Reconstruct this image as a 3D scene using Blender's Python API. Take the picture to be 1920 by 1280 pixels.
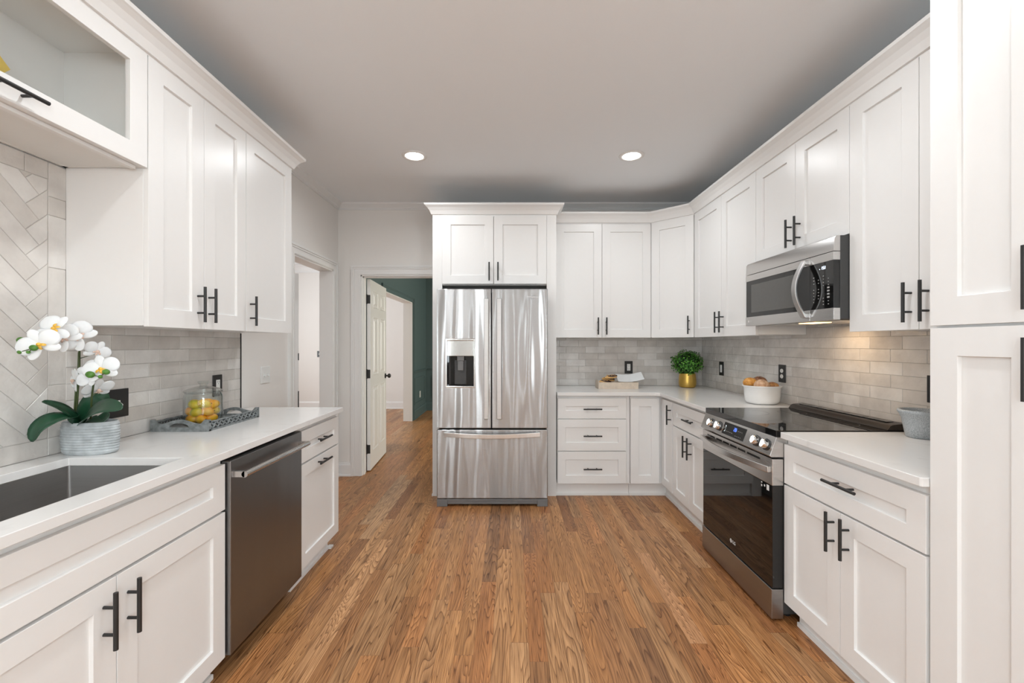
import bpy, bmesh, math, random
from mathutils import Vector, Matrix, Euler
random.seed(7)
PI = math.pi
S = bpy.context.scene
for o in list(bpy.data.objects): bpy.data.objects.remove(o)
C = S.collection

# ---------------------------------------------------------------- camera
H = 1.334
cam_d = bpy.data.cameras.new('camera'); cam = bpy.data.objects.new('camera', cam_d); C.objects.link(cam)
cam.location = (0, 0, H); cam.rotation_euler = (PI/2, 0, 0)
cam_d.sensor_width = 36; cam_d.lens = 36*825/1920
cam_d.shift_x = 3/1920; cam_d.shift_y = 4.5/1920
cam_d.clip_start = 0.05
S.camera = cam
# ---------------------------------------------------------------- world, exposure, lights
w = bpy.data.worlds.new('world'); S.world = w; w.use_nodes = True
w.node_tree.nodes['Background'].inputs[0].default_value = (0.80, 0.88, 1.0, 1)
w.node_tree.nodes['Background'].inputs[1].default_value = 0.6
S.view_settings.view_transform = 'Standard'; S.view_settings.look = 'None'
S.view_settings.gamma = 1; S.view_settings.use_curve_mapping = False
S.view_settings.exposure = 0.15
def area(name, loc, rot, sx, sy, power, col=(1, 1, 1), shape='RECTANGLE', spread=PI):
    l = bpy.data.lights.new(name, 'AREA'); l.shape = shape; l.size = sx
    if shape in ('RECTANGLE', 'ELLIPSE'): l.size_y = sy
    l.energy = power; l.color = col; l.spread = spread
    o = bpy.data.objects.new(name, l); C.objects.link(o); o.location = loc; o.rotation_euler = rot
    return o
CAN_W = 6.5
# daylight through the dining room window; unseen breakfast and foyer windows added for light
area('window_daylight', (-1.80, -3.15, 1.50), (PI/2, 0, -PI/2), 2.3, 1.5, 150, (0.84, 0.945, 1.0))
area('window_daylight', (2.00, -3.15, 1.50), (PI/2, 0, PI/2), 2.3, 1.5, 150, (0.84, 0.945, 1.0))
area('window_daylight', (-0.62, -5.56, 1.55), (PI/2, 0, 0), 0.10, 1.5, 11, (0.87, 0.96, 1.0))  # this pair of slot lights is added for streaks on the fridge
area('window_daylight', (0.78, -5.56, 1.55), (PI/2, 0, 0), 0.10, 1.5, 11, (0.87, 0.96, 1.0))
area('dining_daylight', (2.34, 6.7, 1.55), (PI/2, 0, PI/2), 1.5, 1.4, 75, (1.0, 0.98, 0.84))
area('foyer_daylight', (-5.14, 6.6, 1.6), (PI/2, 0, -PI/2), 2.6, 2.0, 75, (0.95, 0.98, 1.0))  # unseen source added to brighten the foyer

# ---------------------------------------------------------------- materials
def newmat(name):
    m = bpy.data.materials.new(name); m.use_nodes = True
    nt = m.node_tree; b = nt.nodes['Principled BSDF']
    return m, nt, b
def N(nt, typ, **kw):
    n = nt.nodes.new(typ)
    for k, v in kw.items():
        if k.startswith('i_'):
            key = k[2:]; key = int(key) if key.isdigit() else key.replace('_', ' ')
            n.inputs[key].default_value = v
        else: setattr(n, k, v)
    return n
def ramp(nt, stops, interp='LINEAR'):
    r = nt.nodes.new('ShaderNodeValToRGB'); r.color_ramp.interpolation = interp
    e = r.color_ramp.elements
    while len(e) < len(stops): e.new(0.5)
    for el, (p, c) in zip(e, stops):
        el.position = p; el.color = c if len(c) == 4 else (*c, 1)
    return r
def plain(name, col, rough=0.5, metal=0.0, spec=0.5, bump=0.0, bscale=40, var=0.0, coat=0.0, emit=None, es=1):
    m, nt, b = newmat(name); L = nt.links
    b.inputs['Base Color'].default_value = (*col, 1); b.inputs['Roughness'].default_value = rough
    b.inputs['Metallic'].default_value = metal; b.inputs['Specular IOR Level'].default_value = spec
    b.inputs['Coat Weight'].default_value = coat; b.inputs['Coat Roughness'].default_value = 0.08
    tc = N(nt, 'ShaderNodeTexCoord'); no = N(nt, 'ShaderNodeTexNoise', i_Scale=bscale, i_Detail=4.0)
    L.new(tc.outputs['Object'], no.inputs['Vector'])
    if bump:
        bp = N(nt, 'ShaderNodeBump', i_Strength=1.0, i_Distance=bump); L.new(no.outputs['Fac'], bp.inputs['Height']); L.new(bp.outputs[0], b.inputs['Normal'])
    v = var
    r = ramp(nt, [(0.3, tuple(c*(1-v) for c in col)), (0.7, tuple(min(1, c*(1+v)) for c in col))])
    L.new(no.outputs['Fac'], r.inputs[0]); L.new(r.outputs[0], b.inputs['Base Color'])
    if emit:
        b.inputs['Emission Color'].default_value = (*emit, 1); b.inputs['Emission Strength'].default_value = es
    return m
def steel(name, col, rough, vertical=True, wave=0.0, brush=0.00004, aniso=0.5, cv=0.04, rv=0.15):
    m, nt, b = newmat(name); L = nt.links
    b.inputs['Metallic'].default_value = 1; b.inputs['Roughness'].default_value = rough
    b.inputs['Base Color'].default_value = (*col, 1)
    tc = N(nt, 'ShaderNodeTexCoord')
    mp = N(nt, 'ShaderNodeMapping'); mp.inputs['Scale'].default_value = (400, 400, 3) if vertical else (3, 3, 400)
    L.new(tc.outputs['Object'], mp.inputs[0])
    n1 = N(nt, 'ShaderNodeTexNoise', i_Scale=1.0, i_Detail=3.0); L.new(mp.outputs[0], n1.inputs['Vector'])
    r = ramp(nt, [(0.3, tuple(c*(1-cv) for c in col)), (0.7, tuple(min(1, c*(1+cv)) for c in col))]); L.new(n1.outputs['Fac'], r.inputs[0]); L.new(r.outputs[0], b.inputs['Base Color'])
    mr = N(nt, 'ShaderNodeMapRange'); mr.inputs['To Min'].default_value = rough*(1-rv); mr.inputs['To Max'].default_value = rough*(1+rv)
    L.new(n1.outputs['Fac'], mr.inputs['Value']); L.new(mr.outputs[0], b.inputs['Roughness'])
    bp = N(nt, 'ShaderNodeBump', i_Strength=1.0, i_Distance=brush); L.new(n1.outputs['Fac'], bp.inputs['Height'])
    last = bp
    if wave:
        m2 = N(nt, 'ShaderNodeMapping'); m2.inputs['Scale'].default_value = (8.5, 8.5, 0.8)
        L.new(tc.outputs['Object'], m2.inputs[0])
        n2 = N(nt, 'ShaderNodeTexNoise', i_Scale=1.0, i_Detail=0.6); L.new(m2.outputs[0], n2.inputs['Vector'])
        b2 = N(nt, 'ShaderNodeBump', i_Strength=1.0, i_Distance=wave); L.new(n2.outputs['Fac'], b2.inputs['Height']); L.new(bp.outputs[0], b2.inputs['Normal'])
        last = b2
    L.new(last.outputs[0], b.inputs['Normal'])
    # horizontally brushed sheet: the grain spreads reflections vertically
    tg = N(nt, 'ShaderNodeCombineXYZ'); tg.inputs[2].default_value = 1.0
    L.new(tg.outputs[0], b.inputs['Tangent']); b.inputs['Anisotropic'].default_value = aniso
    return m
def glass(name, tint=(1, 1, 1), refl=1.0, power=5):
    m = bpy.data.materials.new(name); m.use_nodes = True; nt = m.node_tree; nt.nodes.clear(); L = nt.links
    out = N(nt, 'ShaderNodeOutputMaterial'); mx = N(nt, 'ShaderNodeMixShader'); t = N(nt, 'ShaderNodeBsdfTransparent')
    t.inputs[0].default_value = (*tint, 1); g = N(nt, 'ShaderNodeBsdfGlossy', i_Roughness=0.02)
    lw = N(nt, 'ShaderNodeLayerWeight', i_Blend=0.5)      # Schlick: 0.04 + 0.96 * (1 - cos)^5
    pw = N(nt, 'ShaderNodeMath', operation='POWER'); pw.inputs[1].default_value = power
    mu = N(nt, 'ShaderNodeMath', operation='MULTIPLY_ADD'); mu.inputs[1].default_value = 0.9*refl; mu.inputs[2].default_value = 0.04*refl
    L.new(lw.outputs['Facing'], pw.inputs[0]); L.new(pw.outputs[0], mu.inputs[0]); L.new(mu.outputs[0], mx.inputs[0])
    L.new(t.outputs[0], mx.inputs[1]); L.new(g.outputs[0], mx.inputs[2]); L.new(mx.outputs[0], out.inputs[0])
    return m
def emis(name, col, s):
    m = bpy.data.materials.new(name); m.use_nodes = True; nt = m.node_tree; nt.nodes.clear()
    out = N(nt, 'ShaderNodeOutputMaterial'); e = N(nt, 'ShaderNodeEmission'); e.inputs[0].default_value = (*col, 1); e.inputs[1].default_value = s
    nt.links.new(e.outputs[0], out.inputs[0]); return m

WHITE = plain('cabinet_white_paint', (0.83, 0.82, 0.805), 0.32, var=0.004)
TRIMW = plain('trim_white_paint', (0.81, 0.80, 0.785), 0.35, var=0.004)
INSIDE = plain('cabinet_interior_melamine', (0.80, 0.79, 0.76), 0.5, var=0.005)
WALL = plain('greige_wall_paint', (0.80, 0.775, 0.745), 0.75, bump=0.0003, bscale=250, var=0.01)
CEIL = plain('ceiling_paint', (0.875, 0.90, 0.92), 0.85, bump=0.0003, bscale=200, var=0.006)
CROWNR = plain('room_crown_paint', (0.78, 0.78, 0.775), 0.5, var=0.004)
TEAL = plain('teal_wall_paint', (0.092, 0.138, 0.142), 0.42, bump=0.0003, bscale=200, var=0.02)
BLACK = plain('matte_black_metal', (0.018, 0.018, 0.018), 0.42, var=0.05)
BLACKP = plain('black_plastic', (0.022, 0.022, 0.023), 0.3, var=0.05)
DARKBODY = plain('dark_appliance_body', (0.05, 0.05, 0.05), 0.45, var=0.05)
BGLASS = plain('black_glass', (0.006, 0.006, 0.006), 0.03, spec=0.6, var=0.02)
MWGLASS = plain('microwave_window_glass', (0.075, 0.075, 0.07), 0.12, spec=0.7, var=0.02)
STEEL = steel('brushed_steel_vertical', (0.60, 0.585, 0.565), 0.24, True)
FRSTEEL = steel('fridge_wavy_steel', (0.40, 0.402, 0.403), 0.25, True, wave=0.018, brush=0.0, rv=0.06, aniso=0.97)
HANDST = steel('handle_steel', (0.50, 0.49, 0.48), 0.36, False)
DWSTEEL = steel('dark_stainless', (0.25, 0.25, 0.25), 0.32, True, wave=0.004, brush=0.0, cv=0.01, rv=0.03)
HSTEEL = steel('brushed_steel_horizontal', (0.60, 0.585, 0.57), 0.26, False)
SINKST = steel('sink_steel', (0.55, 0.54, 0.53), 0.3, False)
CHROME = plain('chrome', (0.8, 0.8, 0.79), 0.08, metal=1, var=0.01)
GREYP = plain('grey_plastic', (0.16, 0.16, 0.16), 0.4, var=0.03)
PLUGW = plain('white_plastic', (0.82, 0.82, 0.80), 0.3, var=0.01)
PRINT = plain('white_print', (0.75, 0.75, 0.75), 0.5)
DIMPRINT = plain('grey_print', (0.38, 0.38, 0.37), 0.5)
GLASS = glass('clear_glass')
PANE = glass('cabinet_pane_glass', refl=0.5)
JARG = glass('jar_glass', (0.95, 0.97, 0.965), 1.3, 2.6)

def quartz():
    m, nt, b = newmat('white_quartz'); L = nt.links
    tc = N(nt, 'ShaderNodeTexCoord')
    n0 = N(nt, 'ShaderNodeTexNoise', i_Scale=3.0, i_Detail=6.0, i_Distortion=1.4); L.new(tc.outputs['Object'], n0.inputs['Vector'])
    v = ramp(nt, [(0.455, (0.80, 0.79, 0.775)), (0.495, (0.70, 0.685, 0.67)), (0.535, (0.80, 0.79, 0.775))]); L.new(n0.outputs['Fac'], v.inputs[0])
    n1 = N(nt, 'ShaderNodeTexNoise', i_Scale=14.0, i_Detail=8.0); L.new(tc.outputs['Object'], n1.inputs['Vector'])
    r = ramp(nt, [(0.52, (0, 0, 0)), (0.72, (1, 1, 1))]); L.new(n1.outputs['Fac'], r.inputs[0])
    mx = N(nt, 'ShaderNodeMixRGB'); mx.inputs[1].default_value = (0.80, 0.79, 0.775, 1)
    L.new(r.outputs[0], mx.inputs[0]); L.new(v.outputs[0], mx.inputs[2]); L.new(mx.outputs[0], b.inputs['Base Color'])
    b.inputs['Roughness'].default_value = 0.16; b.inputs['Specular IOR Level'].default_value = 0.5
    return m
QUARTZ = quartz()

def tilemat():
    m, nt, b = newmat('glazed_tile'); L = nt.links
    g = N(nt, 'ShaderNodeNewGeometry'); tc = N(nt, 'ShaderNodeTexCoord')
    r = ramp(nt, [(0.0, (0.60, 0.565, 0.525)), (0.35, (0.665, 0.632, 0.592)), (0.7, (0.71, 0.68, 0.642)), (1.0, (0.755, 0.735, 0.705))])
    L.new(g.outputs['Random Per Island'], r.inputs[0])
    n0 = N(nt, 'ShaderNodeTexNoise', i_Scale=9.0, i_Detail=5.0); L.new(tc.outputs['Object'], n0.inputs['Vector'])
    r2 = ramp(nt, [(0.3, (0.86, 0.85, 0.85)), (0.7, (1.06, 1.06, 1.06))]); L.new(n0.outputs['Fac'], r2.inputs[0])
    mx = N(nt, 'ShaderNodeMixRGB', blend_type='MULTIPLY'); mx.inputs[0].default_value = 1
    L.new(r.outputs[0], mx.inputs[1]); L.new(r2.outputs[0], mx.inputs[2]); L.new(mx.outputs[0], b.inputs['Base Color'])
    b.inputs['Roughness'].default_value = 0.17
    n1 = N(nt, 'ShaderNodeTexNoise', i_Scale=16.0, i_Detail=3.0); L.new(tc.outputs['Object'], n1.inputs['Vector'])
    bp = N(nt, 'ShaderNodeBump', i_Strength=1.0, i_Distance=0.004); L.new(n1.outputs['Fac'], bp.inputs['Height'])
    n2 = N(nt, 'ShaderNodeTexNoise', i_Scale=70.0, i_Detail=3.0); L.new(tc.outputs['Object'], n2.inputs['Vector'])
    bp2 = N(nt, 'ShaderNodeBump', i_Strength=1.0, i_Distance=0.0013); L.new(n2.outputs['Fac'], bp2.inputs['Height'])
    L.new(bp.outputs[0], bp2.inputs['Normal']); L.new(bp2.outputs[0], b.inputs['Normal'])
    return m
TILE = tilemat()
GROUT = plain('grout', (0.52, 0.49, 0.46), 0.9, var=0.05)

def woodfloor():
    m, nt, b = newmat('oak_strip_floor'); L = nt.links
    def M(op, a, c=None, **k):
        n = N(nt, 'ShaderNodeMath', operation=op)
        for i, v in enumerate((a, c)):
            if v is None: continue
            if isinstance(v, (int, float)): n.inputs[i].default_value = v
            else: L.new(v, n.inputs[i])
        return n.outputs[0]
    tc = N(nt, 'ShaderNodeTexCoord'); sp = N(nt, 'ShaderNodeSeparateXYZ'); L.new(tc.outputs['Object'], sp.inputs[0])
    X, Y = sp.outputs[0], sp.outputs[1]
    PW = 0.080
    xi = M('DIVIDE', X, PW); col = M('FLOOR', xi); fx = M('FRACT', xi)
    wn = N(nt, 'ShaderNodeTexWhiteNoise', noise_dimensions='1D'); L.new(col, wn.inputs['W'])
    wn2 = N(nt, 'ShaderNodeTexWhiteNoise', noise_dimensions='1D'); L.new(M('ADD', col, 31.7), wn2.inputs['W'])
    ln = M('ADD', M('MULTIPLY', wn2.outputs['Value'], 0.8), 0.75)
    yi = M('DIVIDE', M('ADD', Y, M('MULTIPLY', wn.outputs['Value'], 7.0)), ln)
    yj = M('ADD', yi, 0.0)
    row = M('FLOOR', yj); fy = M('FRACT', yj)
    cb = N(nt, 'ShaderNodeCombineXYZ'); L.new(col, cb.inputs[0]); L.new(row, cb.inputs[1])
    pid = N(nt, 'ShaderNodeTexWhiteNoise', noise_dimensions='3D'); L.new(cb.outputs[0], pid.inputs['Vector'])
    r0 = ramp(nt, [(0.0, (0.31, 0.145, 0.060)), (0.25, (0.42, 0.205, 0.084)), (0.6, (0.48, 0.242, 0.100)), (0.9, (0.52, 0.275, 0.122)), (1.0, (0.60, 0.36, 0.19))])
    L.new(pid.outputs['Value'], r0.inputs[0])
    # cathedral grain: contour lines of a stretched noise, different for each board
    off = M('MULTIPLY', pid.outputs['Value'], 57.0)
    cv = N(nt, 'ShaderNodeCombineXYZ'); L.new(M('MULTIPLY', X, 9.0), cv.inputs[0]); L.new(M('MULTIPLY', Y, 0.65), cv.inputs[1]); L.new(off, cv.inputs[2])
    nz = N(nt, 'ShaderNodeTexNoise', i_Scale=1.0, i_Detail=2.0, i_Roughness=0.45, i_Distortion=0.35); L.new(cv.outputs[0], nz.inputs['Vector'])
    pid2 = N(nt, 'ShaderNodeTexWhiteNoise', noise_dimensions='3D'); cb2 = N(nt, 'ShaderNodeVectorMath', operation='ADD'); cb2.inputs[1].default_value = (13.1, 7.7, 3.3)
    L.new(cb.outputs[0], cb2.inputs[0]); L.new(cb2.outputs[0], pid2.inputs['Vector'])
    ring = M('FRACT', M('MULTIPLY', nz.outputs['Fac'], M('ADD', M('MULTIPLY', pid2.outputs['Value'], 34.0), 20.0)))
    hue = ramp(nt, [(0.0, (0.90, 0.97, 1.06)), (0.25, (1.0, 1.0, 1.0)), (0.6, (1.03, 1.0, 0.93)), (0.85, (1.06, 0.95, 0.86)), (1.0, (1.0, 0.88, 0.80))]); L.new(pid2.outputs['Value'], hue.inputs[0])
    rr = ramp(nt, [(0.0, (0.66, 0.60, 0.54)), (0.30, (0.88, 0.86, 0.83)), (0.6, (1.05, 1.05, 1.05)), (0.84, (1.02, 1.0, 0.98)), (0.92, (0.30, 0.23, 0.18)), (1.0, (0.55, 0.48, 0.42))]); L.new(ring, rr.inputs[0])
    # pores / straight streaks
    cv2 = N(nt, 'ShaderNodeCombineXYZ'); L.new(M('MULTIPLY', X, 260), cv2.inputs[0]); L.new(M('MULTIPLY', Y, 7.0), cv2.inputs[1]); L.new(off, cv2.inputs[2])
    nz2 = N(nt, 'ShaderNodeTexNoise', i_Scale=1.0, i_Detail=3.0); L.new(cv2.outputs[0], nz2.inputs['Vector'])
    r2 = ramp(nt, [(0.36, (0.52, 0.46, 0.41)), (0.5, (1, 1, 1)), (0.7, (1.1, 1.1, 1.1))]); L.new(nz2.outputs['Fac'], r2.inputs[0])
    cv3 = N(nt, 'ShaderNodeCombineXYZ'); L.new(M('MULTIPLY', X, 22), cv3.inputs[0]); L.new(M('MULTIPLY', Y, 1.2), cv3.inputs[1]); L.new(off, cv3.inputs[2])
    nz3 = N(nt, 'ShaderNodeTexNoise', i_Scale=1.0, i_Detail=2.0); L.new(cv3.outputs[0], nz3.inputs['Vector'])
    r3 = ramp(nt, [(0.3, (0.78, 0.76, 0.75)), (0.65, (1.1, 1.1, 1.1))]); L.new(nz3.outputs['Fac'], r3.inputs[0])
    def mul(a, c, f=1.0):
        n = N(nt, 'ShaderNodeMixRGB', blend_type='MULTIPLY'); n.inputs[0].default_value = f
        L.new(a, n.inputs[1]); L.new(c, n.inputs[2]); return n.outputs[0]
    c = mul(mul(mul(mul(r0.outputs[0], hue.outputs[0], 1.0), rr.outputs[0], 0.85), r2.outputs[0], 0.8), r3.outputs[0], 0.9)
    # joints
    ex = M('MINIMUM', fx, M('SUBTRACT', 1.0, fx)); ey = M('MULTIPLY', M('MINIMUM', fy, M('SUBTRACT', 1.0, fy)), 10.0)
    e = M('MINIMUM', ex, ey)
    re = ramp(nt, [(0.0, (0.38, 0.32, 0.28)), (0.014, (1, 1, 1))]); L.new(e, re.inputs[0])
    c = mul(c, re.outputs[0], 0.8)
    L.new(c, b.inputs['Base Color'])
    b.inputs['Roughness'].default_value = 0.36; b.inputs['Specular IOR Level'].default_value = 0.35
    bp = N(nt, 'ShaderNodeBump', i_Strength=0.6, i_Distance=0.0006); L.new(M('ADD', nz2.outputs['Fac'], M('MULTIPLY', re.outputs[0], 1.5)), bp.inputs['Height'])
    L.new(bp.outputs[0], b.inputs['Normal'])
    return m
FLOORM = woodfloor()

# ---------------------------------------------------------------- mesh helpers
def BM(): return bmesh.new()
def box(bm, x0, x1, y0, y1, z0, z1):
    v = [bm.verts.new((x, y, z)) for x in (x0, x1) for y in (y0, y1) for z in (z0, z1)]
    for f in ((0, 1, 3, 2), (4, 6, 7, 5), (0, 4, 5, 1), (2, 3, 7, 6), (0, 2, 6, 4), (1, 5, 7, 3)):
        bm.faces.new([v[i] for i in f])
    return v
def prism(bm, pts, z0, z1, fn=None):
    fn = fn or (lambda a, b_, c_: (a, b_, c_))
    lo = [bm.verts.new(fn(x, y, z0)) for x, y in pts]; hi = [bm.verts.new(fn(x, y, z1)) for x, y in pts]
    n = len(pts)
    for i in range(n): bm.faces.new((lo[i], lo[(i+1) % n], hi[(i+1) % n], hi[i]))
    bm.faces.new(lo[::-1]); bm.faces.new(hi)
def frame_basis(t):
    t = Vector(t).normalized(); a = Vector((0, 0, 1)) if abs(t.z) < 0.9 else Vector((1, 0, 0))
    u = t.cross(a).normalized(); return u, t.cross(u).normalized()
def tube(bm, pts, r, seg=12, cap=True):
    pts = [Vector(p) for p in pts]; n = len(pts); rs = r if isinstance(r, (list, tuple)) else [r]*n
    rings = []; u = None
    for i, p in enumerate(pts):
        t = (pts[min(i+1, n-1)]-pts[max(i-1, 0)]).normalized()
        if u is None: u, v = frame_basis(t)
        else:
            u = (u - t*u.dot(t)).normalized(); v = t.cross(u)
        rings.append([bm.verts.new(p+(u*math.cos(2*PI*k/seg)+v*math.sin(2*PI*k/seg))*rs[i]) for k in range(seg)])
    for a, b_ in zip(rings, rings[1:]):
        for k in range(seg): bm.faces.new((a[k], a[(k+1) % seg], b_[(k+1) % seg], b_[k]))
    if cap: bm.faces.new(rings[0][::-1]); bm.faces.new(rings[-1])
def lathe(bm, prof, c=(0, 0, 0), seg=32, sx=1, sy=1):
    rings = []
    for r, z in prof:
        if r < 1e-5: rings.append([bm.verts.new((c[0], c[1], c[2]+z))])
        else: rings.append([bm.verts.new((c[0]+r*sx*math.cos(2*PI*k/seg), c[1]+r*sy*math.sin(2*PI*k/seg), c[2]+z)) for k in range(seg)])
    for a, b_ in zip(rings, rings[1:]):
        for k in range(seg):
            k2 = (k+1) % seg
            if len(a) == 1 and len(b_) == 1: continue
            if len(a) == 1: bm.faces.new((a[0], b_[k2], b_[k]))
            elif len(b_) == 1: bm.faces.new((a[k], a[k2], b_[0]))
            else: bm.faces.new((a[k], a[k2], b_[k2], b_[k]))
def ellipsoid(bm, c, r, rot=(0, 0, 0), u=16, v=10, fn=None):
    q = Euler(rot).to_matrix()
    res = bmesh.ops.create_uvsphere(bm, u_segments=u, v_segments=v, radius=1)
    for vt in res['verts']:
        p = vt.co.copy()
        if fn: p = fn(p)
        vt.co = Vector(c)+q @ Vector((p.x*r[0], p.y*r[1], p.z*r[2]))
def ribbon(bm, pts, up, wd, th):
    up = Vector(up).normalized(); pts = [Vector(p) for p in pts]; n = len(pts); rings = []
    for i, p in enumerate(pts):
        t = (pts[min(i+1, n-1)]-pts[max(i-1, 0)]).normalized(); nr = t.cross(up).normalized()
        rings.append([bm.verts.new(p+up*a*wd/2+nr*b_*th/2) for a, b_ in ((-1, -1), (1, -1), (1, 1), (-1, 1))])
    for a, b_ in zip(rings, rings[1:]):
        for k in range(4): bm.faces.new((a[k], a[(k+1) % 4], b_[(k+1) % 4], b_[k]))
    bm.faces.new(rings[0][::-1]); bm.faces.new(rings[-1])
def sweep(bm, path, prof, cap=True):
    """profile (outward, z) swept on a 2D path; outward is to the right of travel"""
    n = len(path); rings = []
    for i in range(n):
        p = Vector(path[i]); ds = []
        if i > 0: ds.append((p-Vector(path[i-1])).normalized())
        if i < n-1: ds.append((Vector(path[i+1])-p).normalized())
        ns = [Vector((d.y, -d.x)) for d in ds]
        if len(ns) == 2:
            m_ = (ns[0]+ns[1]).normalized(); m_ = m_/m_.dot(ns[0])
        else: m_ = ns[0]
        rings.append([bm.verts.new((p.x+m_.x*o, p.y+m_.y*o, z)) for o, z in prof])
    k = len(prof)
    for a, b_ in zip(rings, rings[1:]):
        for j in range(k): bm.faces.new((a[j], b_[j], b_[(j+1) % k], a[(j+1) % k]))
    if cap: bm.faces.new(rings[0]); bm.faces.new(rings[-1][::-1])
def ring_plate(bm, x0, x1, z0, z1, hx0, hx1, hz0, hz1, y0, y1):
    """plate in the xz plane between y0 (front) and y1 with a rectangular hole"""
    def r(a, b_, c_, d, y): return [bm.verts.new(p) for p in ((a, y, c_), (b_, y, c_), (b_, y, d), (a, y, d))]
    of, hf, ob, hb = r(x0, x1, z0, z1, y0), r(hx0, hx1, hz0, hz1, y0), r(x0, x1, z0, z1, y1), r(hx0, hx1, hz0, hz1, y1)
    for k in range(4):
        j = (k+1) % 4
        bm.faces.new((of[k], of[j], hf[j], hf[k])); bm.faces.new((hf[k], hf[j], hb[j], hb[k]))
        bm.faces.new((ob[j], ob[k], hb[k], hb[j])); bm.faces.new((of[j], of[k], ob[k], ob[j]))
def shaker(bm, x0, x1, z0, z1, yf, t=0.02, rail=0.07, rec=0.0105):
    def r(a, b_, c_, d, y): return [bm.verts.new(p) for p in ((a, y, c_), (b_, y, c_), (b_, y, d), (a, y, d))]
    o = r(x0, x1, z0, z1, yf); i = r(x0+rail, x1-rail, z0+rail, z1-rail, yf)
    e = 0.0015
    p = r(x0+rail+e, x1-rail-e, z0+rail+e, z1-rail-e, yf+rec); bk = r(x0, x1, z0, z1, yf+t)
    for k in range(4):
        j = (k+1) % 4
        bm.faces.new((o[k], o[j], i[j], i[k])); bm.faces.new((i[k], i[j], p[j], p[k])); bm.faces.new((o[j], o[k], bk[k], bk[j]))
    bm.faces.new(p); bm.faces.new(bk[::-1])

def obj(name, bm, mat, parent=None, smooth=False, bevel=0, seg=2, ang=0.6, label=None, sub=0):
    bmesh.ops.recalc_face_normals(bm, faces=bm.faces[:])
    me = bpy.data.meshes.new(name); bm.to_mesh(me); bm.free()
    for m_ in (mat if isinstance(mat, (list, tuple)) else [mat]): me.materials.append(m_)
    o = bpy.data.objects.new(name, me); C.objects.link(o)
    if smooth or bevel:
        me.polygons.foreach_set('use_smooth', [True]*len(me.polygons))
        if not smooth or smooth == 'auto':
            try: me.set_sharp_from_angle(angle=0.7)
            except Exception: pass
    if bevel:
        b_ = o.modifiers.new('bevel', 'BEVEL'); b_.width = bevel; b_.segments = seg; b_.limit_method = 'ANGLE'; b_.angle_limit = ang
        b_.harden_normals = True
        for e_ in me.edges: e_.use_edge_sharp = False
    if sub:
        s_ = o.modifiers.new('sub', 'SUBSURF'); s_.levels = sub; s_.render_levels = sub
    if parent: o.parent = parent
    if label: o['label'] = label
    return o
def thing(name, label, cat, loc=(0, 0, 0), rz=0, group=None):
    o = bpy.data.objects.new(name, None); C.objects.link(o); o.location = loc; o.rotation_euler = (0, 0, rz)
    o.empty_display_size = 0.1
    o['label'] = label; o['category'] = cat
    if group: o['group'] = group
    return o
def tag(o, label, cat, group=None, kind=None):
    o['label'] = label; o['category'] = cat
    if group: o['group'] = group
    if kind: o['kind'] = kind
    return o
def struct(name, bm, mat, label=None, **k):
    o = obj(name, bm, mat, **k); o['kind'] = 'structure'
    if label: o['label'] = label
    return o
def text_mesh(name, txt, size, mat, parent, loc, rot, depth=0.0005, label=None, sx=1.0):
    cu = bpy.data.curves.new('t', 'FONT'); cu.body = txt; cu.size = size; cu.extrude = depth; cu.align_x = 'CENTER'; cu.align_y = 'CENTER'
    t = bpy.data.objects.new('t', cu); C.objects.link(t); bpy.context.view_layer.update()
    me = bpy.data.meshes.new_from_object(t.evaluated_get(bpy.context.evaluated_depsgraph_get()))
    bpy.data.objects.remove(t); me.materials.clear(); me.materials.append(mat); me.name = name
    o = bpy.data.objects.new(name, me); C.objects.link(o); o.parent = parent; o.location = loc; o.rotation_euler = rot; o.scale = (sx, 1, 1)
    if label: o['label'] = label
    return o
def seg7(bm, ch, x, z, w_, h_, y, t=None):
    t = t or w_*0.2
    S7 = {'0': 'abcdef', '1': 'bc', '2': 'abged', '3': 'abgcd', '5': 'afgcd', '8': 'abcdefg', '4': 'fgbc'}[ch]
    for s in S7:
        r = {'a': (0, w_, h_-t, h_), 'd': (0, w_, 0, t), 'g': (0, w_, h_/2-t/2, h_/2+t/2), 'f': (0, t, h_/2, h_), 'b': (w_-t, w_, h_/2, h_), 'e': (0, t, 0, h_/2), 'c': (w_-t, w_, 0, h_/2)}[s]
        box(bm, x+r[0], x+r[1], y-0.0008, y, z+r[2], z+r[3])
def Q(px, py, Y):      # a point measured in the photograph, at depth Y, in metres
    return Vector(((px-957)*Y/825, Y, H-(py-644.5)*Y/825))

# ================================================================ the setting
XL, XR, YB, ZC = -1.745, 1.945, 4.455, 2.75
YF = -5.5
bm = BM(); box(bm, -5.2, 2.4, YF-0.15, 9.2, -0.06, 0); struct('floor', bm, FLOORM, 'oak strip floor with dark cathedral grain')
bm = BM(); box(bm, XL-0.12, XR+0.12, YF-0.12, YB+0.06, ZC, ZC+0.08); struct('ceiling', bm, CEIL, 'flat light grey kitchen ceiling')
bm = BM(); box(bm, -1.835, 2.3, YB+0.06, 8.97, 2.75, 2.83); struct('ceiling_dining', bm, CEIL)
bm = BM(); box(bm, -5.1, -1.83, 2.7, 9.18, 2.95, 3.03); struct('ceiling_foyer', bm, CEIL)
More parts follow.
